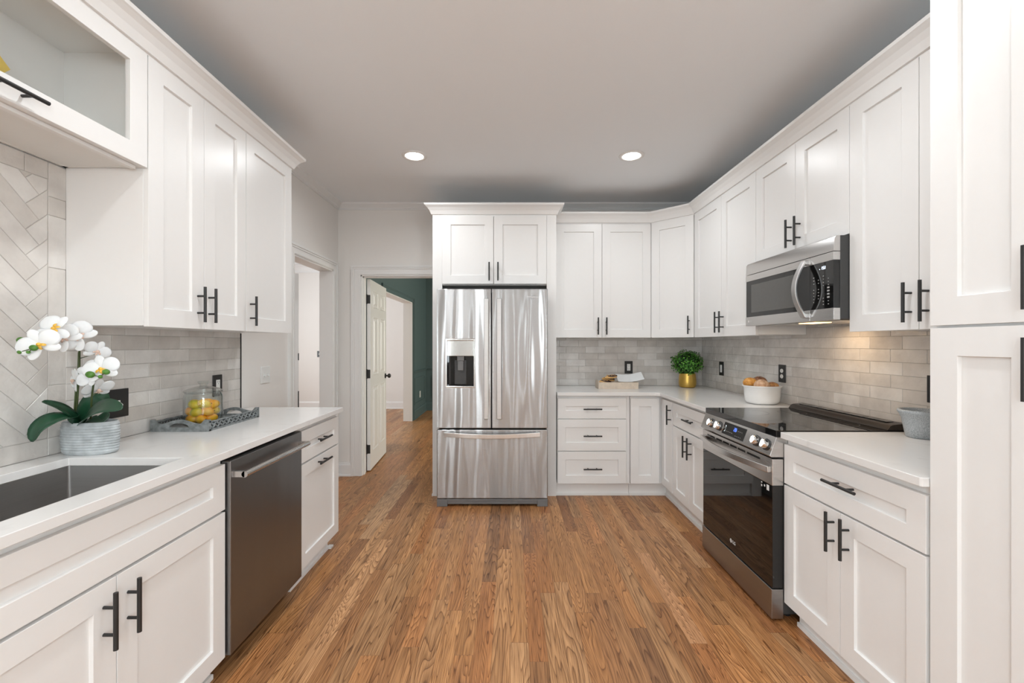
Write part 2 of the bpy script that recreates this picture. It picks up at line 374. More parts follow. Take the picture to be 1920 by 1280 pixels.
# left wall with the cased opening
OY0, OY1, OZ = 3.537, 4.32, 2.057
bm = BM()
VY0, VY1, VZ0, VZ1 = -4.30, -2.00, 0.75, 2.25
def side_wall(bm, x0, x1, y1):
    box(bm, x0, x1, YF, VY0, 0, ZC); box(bm, x0, x1, VY1, y1, 0, ZC); box(bm, x0, x1, VY0, VY1, 0, VZ0); box(bm, x0, x1, VY0, VY1, VZ1, ZC)
side_wall(bm, XL-0.12, XL, OY0); box(bm, XL-0.12, XL, OY0, OY1, OZ, ZC); box(bm, XL-0.12, XL, OY1, YB+0.12, 0, ZC)
wall_l = struct('wall_left', bm, WALL, 'pale greige kitchen wall on the left, behind sink and opening')
bm = BM(); side_wall(bm, XR, XR+0.12, YB+0.12); wall_r = struct('wall_right', bm, WALL, 'kitchen wall behind range and right cabinets')
DX0, DX1, DZ = -1.513, -0.700, 2.030
bm = BM()
box(bm, XL, DX0, YB, YB+0.12, 0, ZC); box(bm, DX0, DX1, YB, YB+0.12, DZ, ZC); box(bm, DX1, XR, YB, YB+0.12, 0, ZC)
wall_b = struct('wall_back', bm, WALL, 'pale greige back wall with the doorway beside the fridge')
# wall behind the camera; narrow slots added to streak the fridge
bm = BM(); xs = [XL, -0.70, -0.54, 0.70, 0.86, XR]
for k in (0, 2, 4): box(bm, xs[k], xs[k+1], YF-0.12, YF, 0, ZC)
for k in (1, 3): box(bm, xs[k], xs[k+1], YF-0.12, YF, 0, 0.8); box(bm, xs[k], xs[k+1], YF-0.12, YF, 2.3, ZC)
struct('wall_front', bm, plain('taupe_wall_paint', (0.33, 0.31, 0.29), 0.8))  # unseen wall, toned dark to dim its reflection in the fridge
for n_, xa, sg in ((1, XL, -1), (2, XR, 1)):  # unseen side windows, added to let light in behind the camera
    bm = BM()
    for k in range(4):
        y = VY0+(VY1-VY0)*k/3; box(bm, min(xa-0.01*sg, xa+0.05*sg), max(xa-0.01*sg, xa+0.05*sg), y-0.03, y+0.03, VZ0, VZ1)
    for z in (VZ0, (VZ0+VZ1)/2, VZ1): box(bm, min(xa-0.01*sg, xa+0.05*sg), max(xa-0.01*sg, xa+0.05*sg), VY0-0.03, VY1+0.03, z-0.03, z+0.03)
    struct('window_%d' % n_, bm, TRIMW)
# dining room
GY0, GY1, GZ, GX = 5.89, 7.61, 2.05, -1.70
bm = BM()
box(bm, GX-0.135, GX, YB+0.12, GY0, 0, 2.75); box(bm, GX-0.135, GX, GY0, GY1, GZ, 2.75); box(bm, GX-0.135, GX, GY1, 8.97, 0, 2.75)
struct('wall_dining_left', bm, TEAL, 'dark teal dining room wall with wide cased opening')
bm = BM(); box(bm, GX, 2.3, 8.85, 8.97, 0, 2.75); struct('wall_dining_back', bm, TEAL)
bm = BM()
box(bm, 2.18, 2.3, YB+0.12, 5.9, 0, 2.75); box(bm, 2.18, 2.3, 7.5, 8.85, 0, 2.75); box(bm, 2.18, 2.3, 5.9, 7.5, 0, 0.8); box(bm, 2.18, 2.3, 5.9, 7.5, 2.3, 2.75)
struct('wall_dining_right', bm, TEAL)
bm = BM(); box(bm, XL+0.045, 2.18, YB+0.1195, YB+0.1225, DZ+0.1, 2.75); struct('wall_dining_front', bm, TEAL)
bm = BM(); box(bm, GX-0.145, GX-0.135, YB+0.12, GY0, 0, 2.95); box(bm, GX-0.145, GX-0.135, GY1, 9.06, 0, 2.95); box(bm, GX-0.145, GX-0.135, GY0, GY1, GZ, 2.95)
struct('wall_foyer_right', bm, WALL)
bm = BM(); box(bm, -5.1, -1.8, 9.06, 9.18, 0, 2.95); struct('wall_foyer_back', bm, WALL, 'pale foyer wall seen through both openings')
bm = BM(); box(bm, -5.1, -4.98, 2.7, 5.2, 0, 2.95); box(bm, -5.1, -4.98, 8.0, 9.06, 0, 2.95); box(bm, -5.1, -4.98, 5.2, 8.0, 0, 0.55); box(bm, -5.1, -4.98, 5.2, 8.0, 2.65, 2.95)
struct('wall_foyer_left', bm, WALL)
bm = BM(); box(bm, -5.1, XL-0.12, 2.7, 2.82, 0, 2.95); struct('wall_foyer_front', bm, WALL)
bm = BM(); box(bm, XL-0.125, XL-0.12, 2.82, OY0, 0, 2.95); box(bm, XL-0.125, XL-0.12, OY1, YB+0.12, 0, 2.95); box(bm, XL-0.125, XL-0.12, OY0, OY1, OZ, 2.95); struct('wall_foyer_kitchen', bm, WALL)

tn = [0]
def trim(bm, mat=TRIMW, label=None, bevel=0.0015):
    tn[0] += 1
    return struct('trim_%d' % tn[0], bm, mat, label, bevel=bevel)
# room crown
CP = [(0, 2.689), (0.010, 2.689), (0.012, 2.700), (0.020, 2.704), (0.024, 2.712), (0.050, 2.732), (0.056, 2.736), (0.062, 2.7495), (0, 2.7495)]
bm = BM(); sweep(bm, [(XL, YF), (XL, YB), (XR, YB), (XR, YF)], CP); trim(bm, CROWNR, 'crown moulding where the kitchen walls meet the ceiling', 0)
FP = [(0, 2.80), (0.012, 2.80), (0.016, 2.84), (0.05, 2.90), (0.10, 2.9495), (0, 2.9495)]
bm = BM(); sweep(bm, [(-4.98, 9.06), (-1.845, 9.06)], FP); trim(bm, CROWNR, 'crown moulding along the foyer wall', 0)
# cabinet crowns
CC = [(0, 2.460), (0.0005, 2.466), (0.010, 2.467), (0.014, 2.476), (0.024, 2.498), (0.040, 2.520), (0.056, 2.533), (0.062, 2.537), (0.064, 2.552), (0, 2.552)]
bm = BM(); sweep(bm, [(-1.415, 0.76), (-1.415, 2.847), (-1.744, 2.847)], CC); trim(bm, WHITE, 'white cove crown on top of the left wall cabinets', 0)
bm = BM(); sweep(bm, [(0.404, 4.118), (1.315, 4.118), (1.606, 3.838), (1.606, 1.380)], CC); trim(bm, WHITE, 'white cove crown on top of the back and right wall cabinets', 0)
bm = BM(); sweep(bm, [(-0.683, 4.454), (-0.683, 3.858), (0.402, 3.858), (0.402, 4.11)], CC); trim(bm, WHITE, 'white cove crown on top of the fridge enclosure', 0)
# casings
def casing(bm, fn, a, b_, h, wd=0.088, legs=(1, 1)):
    """fn(s, out, z) maps to the world; casing steps out from the wall"""
    def bx(s0, s1, o0, o1, z0, z1):
        v = [bm.verts.new(fn(s, o_, z)) for s in (s0, s1) for o_ in (o0, o1) for z in (z0, z1)]
        for f in ((0, 1, 3, 2), (4, 6, 7, 5), (0, 4, 5, 1), (2, 3, 7, 6), (0, 2, 6, 4), (1, 5, 7, 3)): bm.faces.new([v[i] for i in f])
    for (lo, hi, th) in ((0, wd-0.002, 0.011), (0.006, 0.020, 0.015), (wd-0.034, wd-0.001, 0.017), (wd-0.018, wd, 0.023)):
        if legs[0]: bx(a-hi, a-lo, 0, th, 0, h+lo)
        if legs[1]: bx(b_+lo, b_+hi, 0, th, 0, h+lo)
        bx(a-(hi if legs[0] else 0), b_+(hi if legs[1] else 0), 0, th, h+lo, h+hi)
bm = BM(); casing(bm, lambda s, o_, z: (XL+o_, s, z), OY0, OY1, OZ)
box(bm, XL-0.126, XL+0.004, OY1-0.012, OY1, 0, OZ); box(bm, XL-0.126, XL+0.004, OY0, OY0+0.012, 0, OZ); box(bm, XL-0.126, XL+0.004, OY0, OY1, OZ-0.012, OZ)
trim(bm, TRIMW, 'white casing of the opening in the left wall', 0)
bm = BM(); casing(bm, lambda s, o_, z: (s, YB-o_, z), DX0, DX1, DZ, 0.095)
box(bm, DX0, DX0+0.012, YB-0.004, YB+0.126, 0, DZ); box(bm, DX1-0.012, DX1, YB-0.004, YB+0.126, 0, DZ); box(bm, DX0, DX1, YB-0.004, YB+0.126, DZ-0.012, DZ)
box(bm, DX0+0.012, DX0+0.022, YB+0.03, YB+0.07, 0, DZ-0.012); box(bm, DX0+0.012, DX1, YB+0.03, YB+0.07, DZ-0.022, DZ-0.012)
trim(bm, TRIMW, 'white casing of the doorway left of the fridge', 0)
bm = BM(); casing(bm, lambda s, o_, z: (GX+o_, s, z), GY0, GY1, GZ, 0.09)
trim(bm, TEAL, 'dark green casing of the dining room opening', 0)
bm = BM(); box(bm, GX-0.15, GX+0.006, GY1-0.015, GY1, 0, GZ); box(bm, GX-0.15, GX+0.006, GY0, GY0+0.015, 0, GZ); box(bm, GX-0.15, GX+0.006, GY0, GY1, GZ-0.015, GZ)
trim(bm, TRIMW, 'white jamb of the dining room opening', 0)
bm = BM(); box(bm, XL, XL+0.013, 2.8305, 2.8345, 0.9145, 1.402); trim(bm, BLACK, 'thin black edge strip where the left tile ends', 0)  # black strip stands in for the shadow gap beside the tile
# baseboards
def bb(name, path, mat=TRIMW, h=0.135, lab=None):
    bm = BM(); sweep(bm, path, [(0, 0), (0.026, 0), (0.026, 0.012), (0.016, 0.022), (0.015, h-0.025), (0.010, h-0.015), (0.007, h), (0, h)])
    struct(name, bm, mat, lab)
bb('baseboard_left', [(XL, OY1+0.089), (XL, YB), (DX0-0.096, YB)], lab='white baseboard between opening and doorway')
bb('baseboard_foyer', [(-4.98, 9.06), (-1.845, 9.06)], h=0.15)
bb('baseboard_dining_left', [(GX, GY1+0.092), (GX, 8.85), (2.18, 8.85)], TEAL, 0.16)
bb('baseboard_dining_near', [(GX, YB+0.125), (GX, GY0-0.092)], TEAL, 0.16)
# dining wainscot
bm = BM(); sweep(bm, [(GX, GY1+0.092), (GX, 8.85), (2.18, 8.85)], [(0, 0.80), (0.008, 0.80), (0.012, 0.82), (0.028, 0.835), (0.028, 0.85), (0, 0.85)])
sweep(bm, [(GX, YB+0.125), (GX, GY0-0.092)], [(0, 0.80), (0.008, 0.80), (0.012, 0.82), (0.028, 0.835), (0.028, 0.85), (0, 0.85)])
trim(bm, TEAL, 'teal chair rail around the dining room', 0)
def pframe(bm, fn, a, b_, z0, z1, wd=0.025, th=0.014):
    for (s0, s1, q0, q1) in ((a, b_, z0, z0+wd), (a, b_, z1-wd, z1), (a, a+wd, z0+wd, z1-wd), (b_-wd, b_, z0+wd, z1-wd)):
        v = [bm.verts.new(fn(s, o_, z)) for s in (s0, s1) for o_ in (0, th) for z in (q0, q1)]
        for f in ((0, 1, 3, 2), (4, 6, 7, 5), (0, 4, 5, 1), (2, 3, 7, 6), (0, 2, 6, 4), (1, 5, 7, 3)): bm.faces.new([v[i] for i in f])
bm = BM(); pframe(bm, lambda s, o_, z: (GX+o_, s, z), GY1+0.17, 8.72, 0.25, 0.72); pframe(bm, lambda s, o_, z: (GX+o_, s, z), YB+0.25, GY0-0.2, 0.25, 0.72)
for k in range(3): pframe(bm, lambda s, o_, z: (s, 8.85-o_, z), -1.58+k*1.2, -0.5+k*1.2, 0.25, 0.72)
trim(bm, TEAL, 'teal picture-frame wainscot moulding under the chair rail', 0.002)

# ---------------------------------------------------------------- tiles
def clip(poly, x0, x1, y0, y1):
    for ax, lim, sg in ((0, x0, 1), (0, x1, -1), (1, y0, 1), (1, y1, -1)):
        out = []
        for i in range(len(poly)):
            a, b_ = poly[i], poly[(i+1) % len(poly)]
            da, db = (a[ax]-lim)*sg, (b_[ax]-lim)*sg
            if da >= 0: out.append(a)
            if da*db < 0:
                t = da/(da-db); out.append((a[0]+(b_[0]-a[0])*t, a[1]+(b_[1]-a[1])*t))
        poly = out
        if len(poly) < 3: return []
    return poly
def tile_poly(bm, poly, fn, d=0.008, cham=0.0012):
    # drop near-duplicate points
    pp = []
    for p in poly:
        if not pp or (abs(p[0]-pp[-1][0])+abs(p[1]-pp[-1][1])) > 1e-4: pp.append(p)
    if len(pp) > 2 and abs(pp[0][0]-pp[-1][0])+abs(pp[0][1]-pp[-1][1]) < 1e-4: pp.pop()
    if len(pp) < 3: return
    ar = sum(pp[i][0]*pp[(i+1) % len(pp)][1]-pp[(i+1) % len(pp)][0]*pp[i][1] for i in range(len(pp)))/2
    if abs(ar) < 1.5e-4: return
    cx = sum(p[0] for p in pp)/len(pp); cy = sum(p[1] for p in pp)/len(pp)
    def ins(p, k):
        dx, dy = cx-p[0], cy-p[1]; l = math.hypot(dx, dy); return (p[0]+dx/l*k, p[1]+dy/l*k)
    dd = d+random.uniform(-0.0006, 0.0006)
    lo = [bm.verts.new(fn(p[0], p[1], 0)) for p in pp]
    m_ = [bm.verts.new(fn(p[0], p[1], dd-cham)) for p in pp]
    hi = [bm.verts.new(fn(*ins(p, cham*1.6), dd)) for p in pp]
    n = len(pp)
    for i in range(n):
        j = (i+1) % n
        bm.faces.new((lo[i], lo[j], m_[j], m_[i])); bm.faces.new((m_[i], m_[j], hi[j], hi[i]))
    bm.faces.new(hi)
TW, TH, G = 0.1975, 0.0655, 0.0018
def running(bm, s0, s1, z0, z1, fn, zb=0.914, sb=0.0):
    r0 = math.floor((z0-zb)/TH); r1 = math.ceil((z1-zb)/TH)
    for r in range(r0, r1):
        o_ = sb+(TW*0.345 if r % 2 else 0)
        k0 = math.floor((s0-o_)/TW); k1 = math.ceil((s1-o_)/TW)
        for k in range(k0, k1):
            a = o_+k*TW; zz = zb+r*TH
            p = clip([(a+G/2, zz+G/2), (a+TW-G/2, zz+G/2), (a+TW-G/2, zz+TH-G/2), (a+G/2, zz+TH-G/2)], s0, s1, z0, z1)
            if p: tile_poly(bm, p, fn)
def grout_plane(bm, s0, s1, z0, z1, fn, d=0.0055):
    vs = [bm.verts.new(fn(s, z, o_)) for s in (s0, s1) for z in (z0, z1) for o_ in (0, d)]
    for f in ((0, 1, 3, 2), (4, 6, 7, 5), (0, 4, 5, 1), (2, 3, 7, 6), (0, 2, 6, 4), (1, 5, 7, 3)): bm.faces.new([vs[i] for i in f])
fB = lambda s, z, d: (s, YB-d, z)
fR = lambda s, z, d: (XR-d, s, z)
fL = lambda s, z, d: (XL+d, s, z)
bm = BM(); running(bm, 0.404, XR-0.009, 0.914, 1.40, fB, sb=1.936-TW*0.31)
obj('tile_backsplash', bm, TILE, wall_b, label='glazed grey subway tile behind the back counter')
bm = BM(); grout_plane(bm, 0.404, XR-0.002, 0.914, 1.40, fB); obj('grout', bm, GROUT, wall_b)
bm = BM(); running(bm, 1.382, YB-0.009, 0.86, 1.50, fR, sb=YB-0.009-TW*0.5)
obj('tile_backsplash', bm, TILE, wall_r, label='glazed grey subway tile behind the range')
bm = BM(); grout_plane(bm, 1.382, YB-0.002, 0.86, 1.50, fR); obj('grout', bm, GROUT, wall_r)
bm = BM(); running(bm, 1.72, 2.83, 0.914, 1.41, fL, sb=1.72)
# border and herringbone behind the sink
SH = 2.018
running(bm, 0.3, 1.72, 0.914, 0.914+TH, fL, sb=1.653)
zz = 0.914+TH; lens = [TW, TW, 0.05, TW, TW, 0.07, TW]; i = 0
while zz < SH-0.01:
    z2 = min(zz+lens[i % 7], SH); tile_poly(bm, [(1.653+G, zz+G/2), (1.72, zz+G/2), (1.72, z2-G/2), (1.653+G, z2-G/2)], fL); zz = z2; i += 1
running(bm, 0.3, 1.653, SH-TH, SH, fL, zb=SH-TH, sb=1.653-TW*1.4)
hx0, hx1, hz0, hz1 = 0.3, 1.653-G, 0.914+TH+G/2, SH-TH-G/2
wT = TH; nT = 3; cs = math.cos(PI/4); sn = math.sin(PI/4)
for a in range(-40, 40):
    for k in range(-8, 9):
        bx_, by_ = a+2*nT*k, a
        for (u0, v0, u1, v1) in ((bx_, by_, bx_+nT, by_+1), (bx_+nT, by_+1-nT, bx_+nT+1, by_+1)):
            q = [(u0*wT+G/2, v0*wT+G/2), (u1*wT-G/2, v0*wT+G/2), (u1*wT-G/2, v1*wT-G/2), (u0*wT+G/2, v1*wT-G/2)]
            q = [(1.345+x*cs-y*sn, 1.698+x*sn+y*cs) for x, y in q]
            if max(p[0] for p in q) < hx0 or min(p[0] for p in q) > hx1 or max(p[1] for p in q) < hz0 or min(p[1] for p in q) > hz1: continue
            q = clip(q, hx0, hx1, hz0, hz1)
            if q: tile_poly(bm, q, fL)
obj('tile_backsplash', bm, TILE, wall_l, label='glazed tile, herringbone behind the sink and running rows beyond')
bm = BM(); grout_plane(bm, 0.3, 2.829, 0.914, 1.41, fL); grout_plane(bm, 0.3, 1.719, 1.41, SH, fL); obj('grout', bm, GROUT, wall_l)

# ================================================================ cabinets
def pull(parent, x, z, yf, axis='v', L_=0.16):
    bm = BM(); so = 0.034; r = 0.0062
    if axis == 'v':
        tube(bm, [(x, yf-so, z-L_/2), (x, yf-so, z+L_/2)], r, 14)
        for d in (-0.038, 0.038): tube(bm, [(x, yf, z+d), (x, yf-so, z+d)], 0.0046, 10)
    else:
        tube(bm, [(x-L_/2, yf-so, z), (x+L_/2, yf-so, z)], r, 14)
        for d in (-0.038, 0.038): tube(bm, [(x+d, yf, z), (x+d, yf-so, z)], 0.0046, 10)
    return obj('handle', bm, BLACK, parent, smooth='auto', label='black bar pull')
def door(parent, x0, x1, z0, z1, h=None, rail=0.07, name='door', L_=0.16):
    """h = (axis, x, z)"""
    g = 0.0016
    bm = BM(); shaker(bm, x0+g, x1-g, z0, z1, -0.02, 0.0195, rail)
    d = obj(name, bm, WHITE, parent, bevel=0.0011)
    if h: pull(d, h[1], h[2], -0.02, h[0], L_)
    return d
def body(parent, x0, x1, z0, z1, dep, name='body'):
    bm = BM(); box(bm, x0, x1, 0, dep, z0, z1); return obj(name, bm, WHITE, parent, bevel=0.001)
def toe(parent, x0, x1, y, zt, dep=0.05):
    bm = BM(); box(bm, x0, x1, y, y+0.015, 0, zt+0.02); box(bm, x0, x1, y-0.012, y, 0, 0.02)
    return obj('toe_kick', bm, WHITE, parent, bevel=0.001)
ZT = 0.857
CT = 0.885
# ---- left base run (faces +X): local x = world y
RL = PI/2
def left_thing(name, label, cat, y0, xf=-1.155, group=None): return thing(name, label, cat, (xf, y0, 0), RL, group)
t = left_thing('sink_base_cabinet', 'white shaker base cabinet under the steel sink with two doors', 'cabinet', 0.785)
W_ = 0.9675
body(t, 0, W_, 0.092, CT-0.001, 0.575); toe(t, 0, W_, 0.04, 0.09)
door(t, 0, W_, 0.676, ZT, None, name='false_drawer_front')
sp_ = 1.269-0.785
door(t, 0, sp_, 0.088, 0.666, ('v', sp_-0.041, 0.560)); door(t, sp_, W_, 0.088, 0.666, ('v', sp_+0.037, 0.560))
t = left_thing('pull_out_cabinet', 'white base cabinet at the end of the left counter beside the dishwasher', 'cabinet', 2.366)
W_ = 0.541
body(t, 0, W_, 0.105, CT-0.001, 0.575); toe(t, 0, W_-0.03, 0.04, 0.10)
bm = BM(); box(bm, W_-0.045, W_-0.005, 0.012, 0.04, 0, 0.012); obj('shoe_moulding', bm, WHITE, t)
door(t, 0, W_, 0.682, ZT, ('h', W_/2, 0.772), name='drawer'); door(t, 0, W_, 0.100, 0.672, ('h', W_/2, 0.638))
# ---- right base run (faces -X): local x = from far to near
RR = -PI/2
def right_thing(name, label, cat, y0, xf=1.333, group=None): return thing(name, label, cat, (xf, y0, 0), RR, group)
t = right_thing('base_cabinet', 'white two-door base cabinet with drawer between the corner and the range', 'cabinet', 3.556)
W_ = 0.668
body(t, 0, W_, 0.105, CT-0.001, 0.60); toe(t, 0, W_, 0.035, 0.10)
sp_ = 3.556-3.237; wd_ = 3.556-2.915
door(t, 0, wd_, 0.682, ZT+0.002, ('h', sp_+0.03, 0.768), name='drawer')
door(t, 0, sp_, 0.116, 0.672, ('v', sp_-0.033, 0.570)); door(t, sp_, wd_, 0.116, 0.672, ('v', sp_+0.045, 0.570))
t = right_thing('base_cabinet', 'white two-door base cabinet with drawer right of the range', 'cabinet', 2.112)
W_ = 0.732; wd_ = 2.112-1.389
body(t, 0, W_, 0.096, CT-0.001, 0.60); toe(t, 0.03, W_, 0.035, 0.09)
sp_ = 2.112-1.753
door(t, 0, wd_, 0.668, ZT-0.002, ('h', sp_+0.03, 0.776), name='drawer', L_=0.172)
door(t, 0, sp_, 0.0955, 0.660, ('v', sp_-0.033, 0.573)); door(t, sp_, wd_, 0.0955, 0.660, ('v', sp_+0.045, 0.573))
# corner base cabinet, two leaves
t = thing('corner_base_cabinet', 'white corner base cabinet with a narrow door on each side of the inner corner', 'cabinet', (1.045, 3.845, 0), 0)
bm = BM(); prism(bm, [(0, 0), (0.288, 0), (0.288, -0.289), (0.885, -0.289), (0.885, 0.60), (0, 0.60)], 0.115, CT-0.001); obj('body', bm, WHITE, t, bevel=0.001)
bm = BM(); sweep(bm, [(-0.0, 0.04), (0.328, 0.04), (0.328, -0.289)], [(0.012, 0), (0, 0), (-0.015, 0), (-0.015, 0.13), (0, 0.13), (0, 0.02), (0.012, 0.02)]); obj('toe_kick', bm, WHITE, t)
door(t, 0, 0.252, 0.120, ZT+0.003, None)
bm = BM(); shaker(bm, 0.0, 0.248, 0.120, ZT+0.003, -0.02, 0.0195, 0.068)
d = obj('door', bm, WHITE, t, bevel=0.0011); d.rotation_euler = (0, 0, RR); d.location = (0.288, -0.02-0.001, 0)
pull(d, 0.222, 0.752, -0.02, 'v')
# back drawers
t = thing('drawer_base_cabinet', 'white base cabinet of three drawers right of the fridge', 'cabinet', (0.408, 3.845, 0), 0)
W_ = 0.635
body(t, 0, W_-0.002, 0.115, CT-0.001, 0.60); toe(t, -0.005, W_, 0.04, 0.115)
door(t, 0.002, 0.602, 0.685, 0.861, ('h', 0.303, 0.770), name='drawer')
door(t, 0.002, 0.602, 0.405, 0.679, ('h', 0.303, 0.538), name='drawer')
door(t, 0.002, 0.602, 0.120, 0.398, ('h', 0.303, 0.252), name='drawer')
# ---- uppers
def upper(t, W_, z0, z1, dep, doors, bodyz0=None):
    body(t, 0, W_, z0+0.004, 2.475, dep)
    for dd in doors: door(t, dd[0], dd[1], z0, z1, dd[2], rail=0.076)
ZU = 2.466
t = thing('wall_cabinet', 'white double-door wall cabinet left of the corner on the back wall', 'cabinet', (0.406, 4.138, 0), 0)
upper(t, 0.909, 1.393, 2.458, 0.30, [(0.018, 0.452, ('v', 0.411, 1.500)), (0.452, 0.909, ('v', 0.489, 1.500))])
ang = math.atan2(3.838-4.118, 1.606-1.315)
n2 = Vector((math.sin(ang), -math.cos(ang)))     # outward
o2 = Vector((1.315, 4.118))-n2*0.02
t = thing('corner_wall_cabinet', 'white diagonal wall cabinet with one door in the right back corner', 'cabinet', (o2.x, o2.y, 0), ang)
Lc = math.hypot(0.291, 0.280)
inv = Matrix.Rotation(-ang, 2)
pts = [inv @ (Vector(p)-o2) for p in ((1.3155, 4.138), (1.6255, 3.838), (1.936, 3.838), (1.936, 4.447), (1.3155, 4.447))]
bm = BM(); prism(bm, [(p.x, p.y) for p in pts], 1.397, 2.475); obj('body', bm, WHITE, t, bevel=0.001)
door(t, 0.004, Lc-0.006, 1.392, 2.460, ('v', Lc-0.045, 1.500), rail=0.076)
t = right_thing('wall_cabinet', 'white double-door wall cabinet between the corner and the microwave', 'cabinet', 3.837, 1.626)
upper(t, 0.957, 1.391, ZU, 0.31, [(0.0, 0.483, ('v', 0.448, 1.500)), (0.483, 0.957, ('v', 0.520, 1.500))])
t = right_thing('wall_cabinet', 'short white double-door wall cabinet directly above the microwave', 'cabinet', 2.879, 1.626)
upper(t, 0.793, 1.857, ZU, 0.31, [(0.0, 0.398, ('v', 0.364, 1.962)), (0.398, 0.793, ('v', 0.440, 1.962))])
t = right_thing('wall_cabinet', 'white double-door wall cabinet between the microwave and the pantry', 'cabinet', 2.085, 1.626)
upper(t, 0.704, 1.391, ZU, 0.31, [(0.0, 0.355, ('v', 0.322, 1.500)), (0.355, 0.704, ('v', 0.395, 1.500))])
t = left_thing('wall_cabinet', 'white double-door wall cabinet beside the sink tile', 'cabinet', 1.719, -1.435)
upper(t, 0.637, 1.402, ZU, 0.3015, [(0.0, 0.315, ('v', 0.272, 1.512)), (0.315, 0.637, ('v', 0.345, 1.512))])
t = left_thing('wall_cabinet', 'white single-door wall cabinet at the far end of the left run', 'cabinet', 2.3575, -1.435)
upper(t, 0.4895, 1.402, ZU, 0.309, [(0.0, 0.4895, ('v', 0.036, 1.512))])
# lift-door cabinet over the sink
t = left_thing('glass_door_wall_cabinet', 'white wall cabinet with a lift-up glass door above the sink', 'cabinet', 0.76, -1.435)
W_ = 0.956; zb_, zt_ = 2.020, 2.475
bm = BM()
box(bm, 0, W_, 0, 0.300, zb_+0.001, zb_+0.018); box(bm, 0, W_, 0, 0.300, zt_-0.018, zt_); box(bm, 0, 0.018, 0, 0.300, zb_, zt_); box(bm, W_-0.018, W_, 0, 0.300, zb_, zt_)
box(bm, 0, W_, 0.288, 0.300, zb_, zt_)
obj('body', bm, INSIDE, t, label='pale cabinet box seen through the glass')
bm = BM(); ring_plate(bm, 0, W_, 2.019, ZU, 0.076, W_-0.078, 2.092, ZU-0.072, -0.02, -0.0005); d = obj('door', bm, WHITE, t, bevel=0.0011)
bm = BM(); box(bm, 0.07, W_-0.07, -0.009, -0.005, 2.085, ZU-0.065); obj('pane', bm, PANE, d, label='clear glass pane')
pull(d, 1.237-0.76, 2.052, -0.02, 'h')
bm = BM(); box(bm, 0.02, W_-0.02, 0.01, 0.03, 2.008, 2.0205); obj('light_rail', bm, WHITE, t)
for yy, zz in ((0.545, 2.425), (0.535, 2.395)):  # dark plugs standing in for drilled hardware holes
    bm = BM(); tube(bm, [(yy, 0.2875, zz), (yy, 0.284, zz)], 0.006 if zz > 2.41 else 0.0045, 14); obj('mounting_screw', bm, GREYP, t, smooth='auto')
# pantry
t = right_thing('pantry_cabinet', 'tall white pantry cabinet at the right edge', 'cabinet', 1.3785, 1.333)
body(t, 0, 0.62, 0.10, 2.475, 0.60); toe(t, 0, 0.62, 0.035, 0.09)
for (a, b_, hx) in ((0, 0.31, 0.283), (0.31, 0.62, 0.337)):
    door(t, a, b_, 0.10, 1.382, ('v', hx, 1.270), rail=0.084); door(t, a, b_, 1.390, ZU, ('v', hx, 1.500), rail=0.084)
# fridge enclosure
t = thing('fridge_enclosure', 'white fridge surround with side panels and a double-door cabinet above', 'cabinet', (-0.683, 3.858, 0), 0)
W_ = 1.085
for nm, a, b_ in (('side_panel', 0, 0.085), ('side_panel', W_-0.084, W_)):
    bm = BM(); box(bm, a, b_, 0, 0.02, 0, 2.475); box(bm, a if a == 0 else b_-0.02, a+0.02 if a == 0 else b_, 0.02, 0.595, 0, 2.475); obj(nm, bm, WHITE, t, bevel=0.001)
bm = BM(); box(bm, 0.021, W_-0.021, 0.0205, 0.59, 1.85, 2.475); box(bm, 0.086, W_-0.085, 0.0, 0.02, 2.45, 2.475); obj('body', bm, WHITE, t, bevel=0.001)
sp_ = -0.146+0.683
for (a, b_, hx) in ((0.0855, sp_, sp_-0.038), (sp_, W_-0.0855, sp_+0.038)):
    door(t, a, b_, 1.857, 2.451, ('v', hx, 1.962), rail=0.076)
bm = BM(); box(bm, -0.006, 0.0, -0.004, 0.55, 0, 0.018); obj('shoe_moulding', bm, WHITE, t)

# ================================================================ countertops and sink
def slab(name, pts, label, hole=None, z0=CT, z1=0.914):
    bm = BM()
    if not hole: prism(bm, pts, z0, z1)
    else:
        (x0, x1, y0, y1), (a, b_, c_, d) = pts, hole
        o_ = [(x0, y0), (x1, y0), (x1, y1), (x0, y1)]; i_ = [(a, c_), (b_, c_), (b_, d), (a, d)]
        R = {}
        for z in (z0, z1): R[z] = ([bm.verts.new((*p, z)) for p in o_], [bm.verts.new((*p, z)) for p in i_])
        for k in range(4):
            j = (k+1) % 4
            bm.faces.new((R[z1][0][k], R[z1][0][j], R[z1][1][j], R[z1][1][k])); bm.faces.new((R[z0][0][j], R[z0][0][k], R[z0][1][k], R[z0][1][j]))
            bm.faces.new((R[z0][0][k], R[z0][0][j], R[z1][0][j], R[z1][0][k])); bm.faces.new((R[z0][1][j], R[z0][1][k], R[z1][1][k], R[z1][1][j]))
    o_ = obj(name, bm, QUARTZ, bevel=0.0022, seg=3); tag(o_, label, 'countertop'); return o_
slab('countertop', (XL+0.0085, -1.110, 0.775, 2.921), 'white quartz countertop with the sink cutout on the left', hole=(-1.628, -1.207, 0.850, 1.622))
slab('countertop', [(0.404, 3.80), (1.255, 3.80), (1.283, 3.772), (1.283, 2.884), (XR-0.0095, 2.884), (XR-0.0095, YB-0.0095), (0.404, YB-0.0095)], 'L-shaped white quartz countertop in the back right corner')
slab('countertop', [(1.294, 1.3800), (1.2885, 1.386), (1.2885, 2.1), (XR-0.0095, 2.1), (XR-0.0095, 1.3800)], 'short white quartz countertop right of the range')
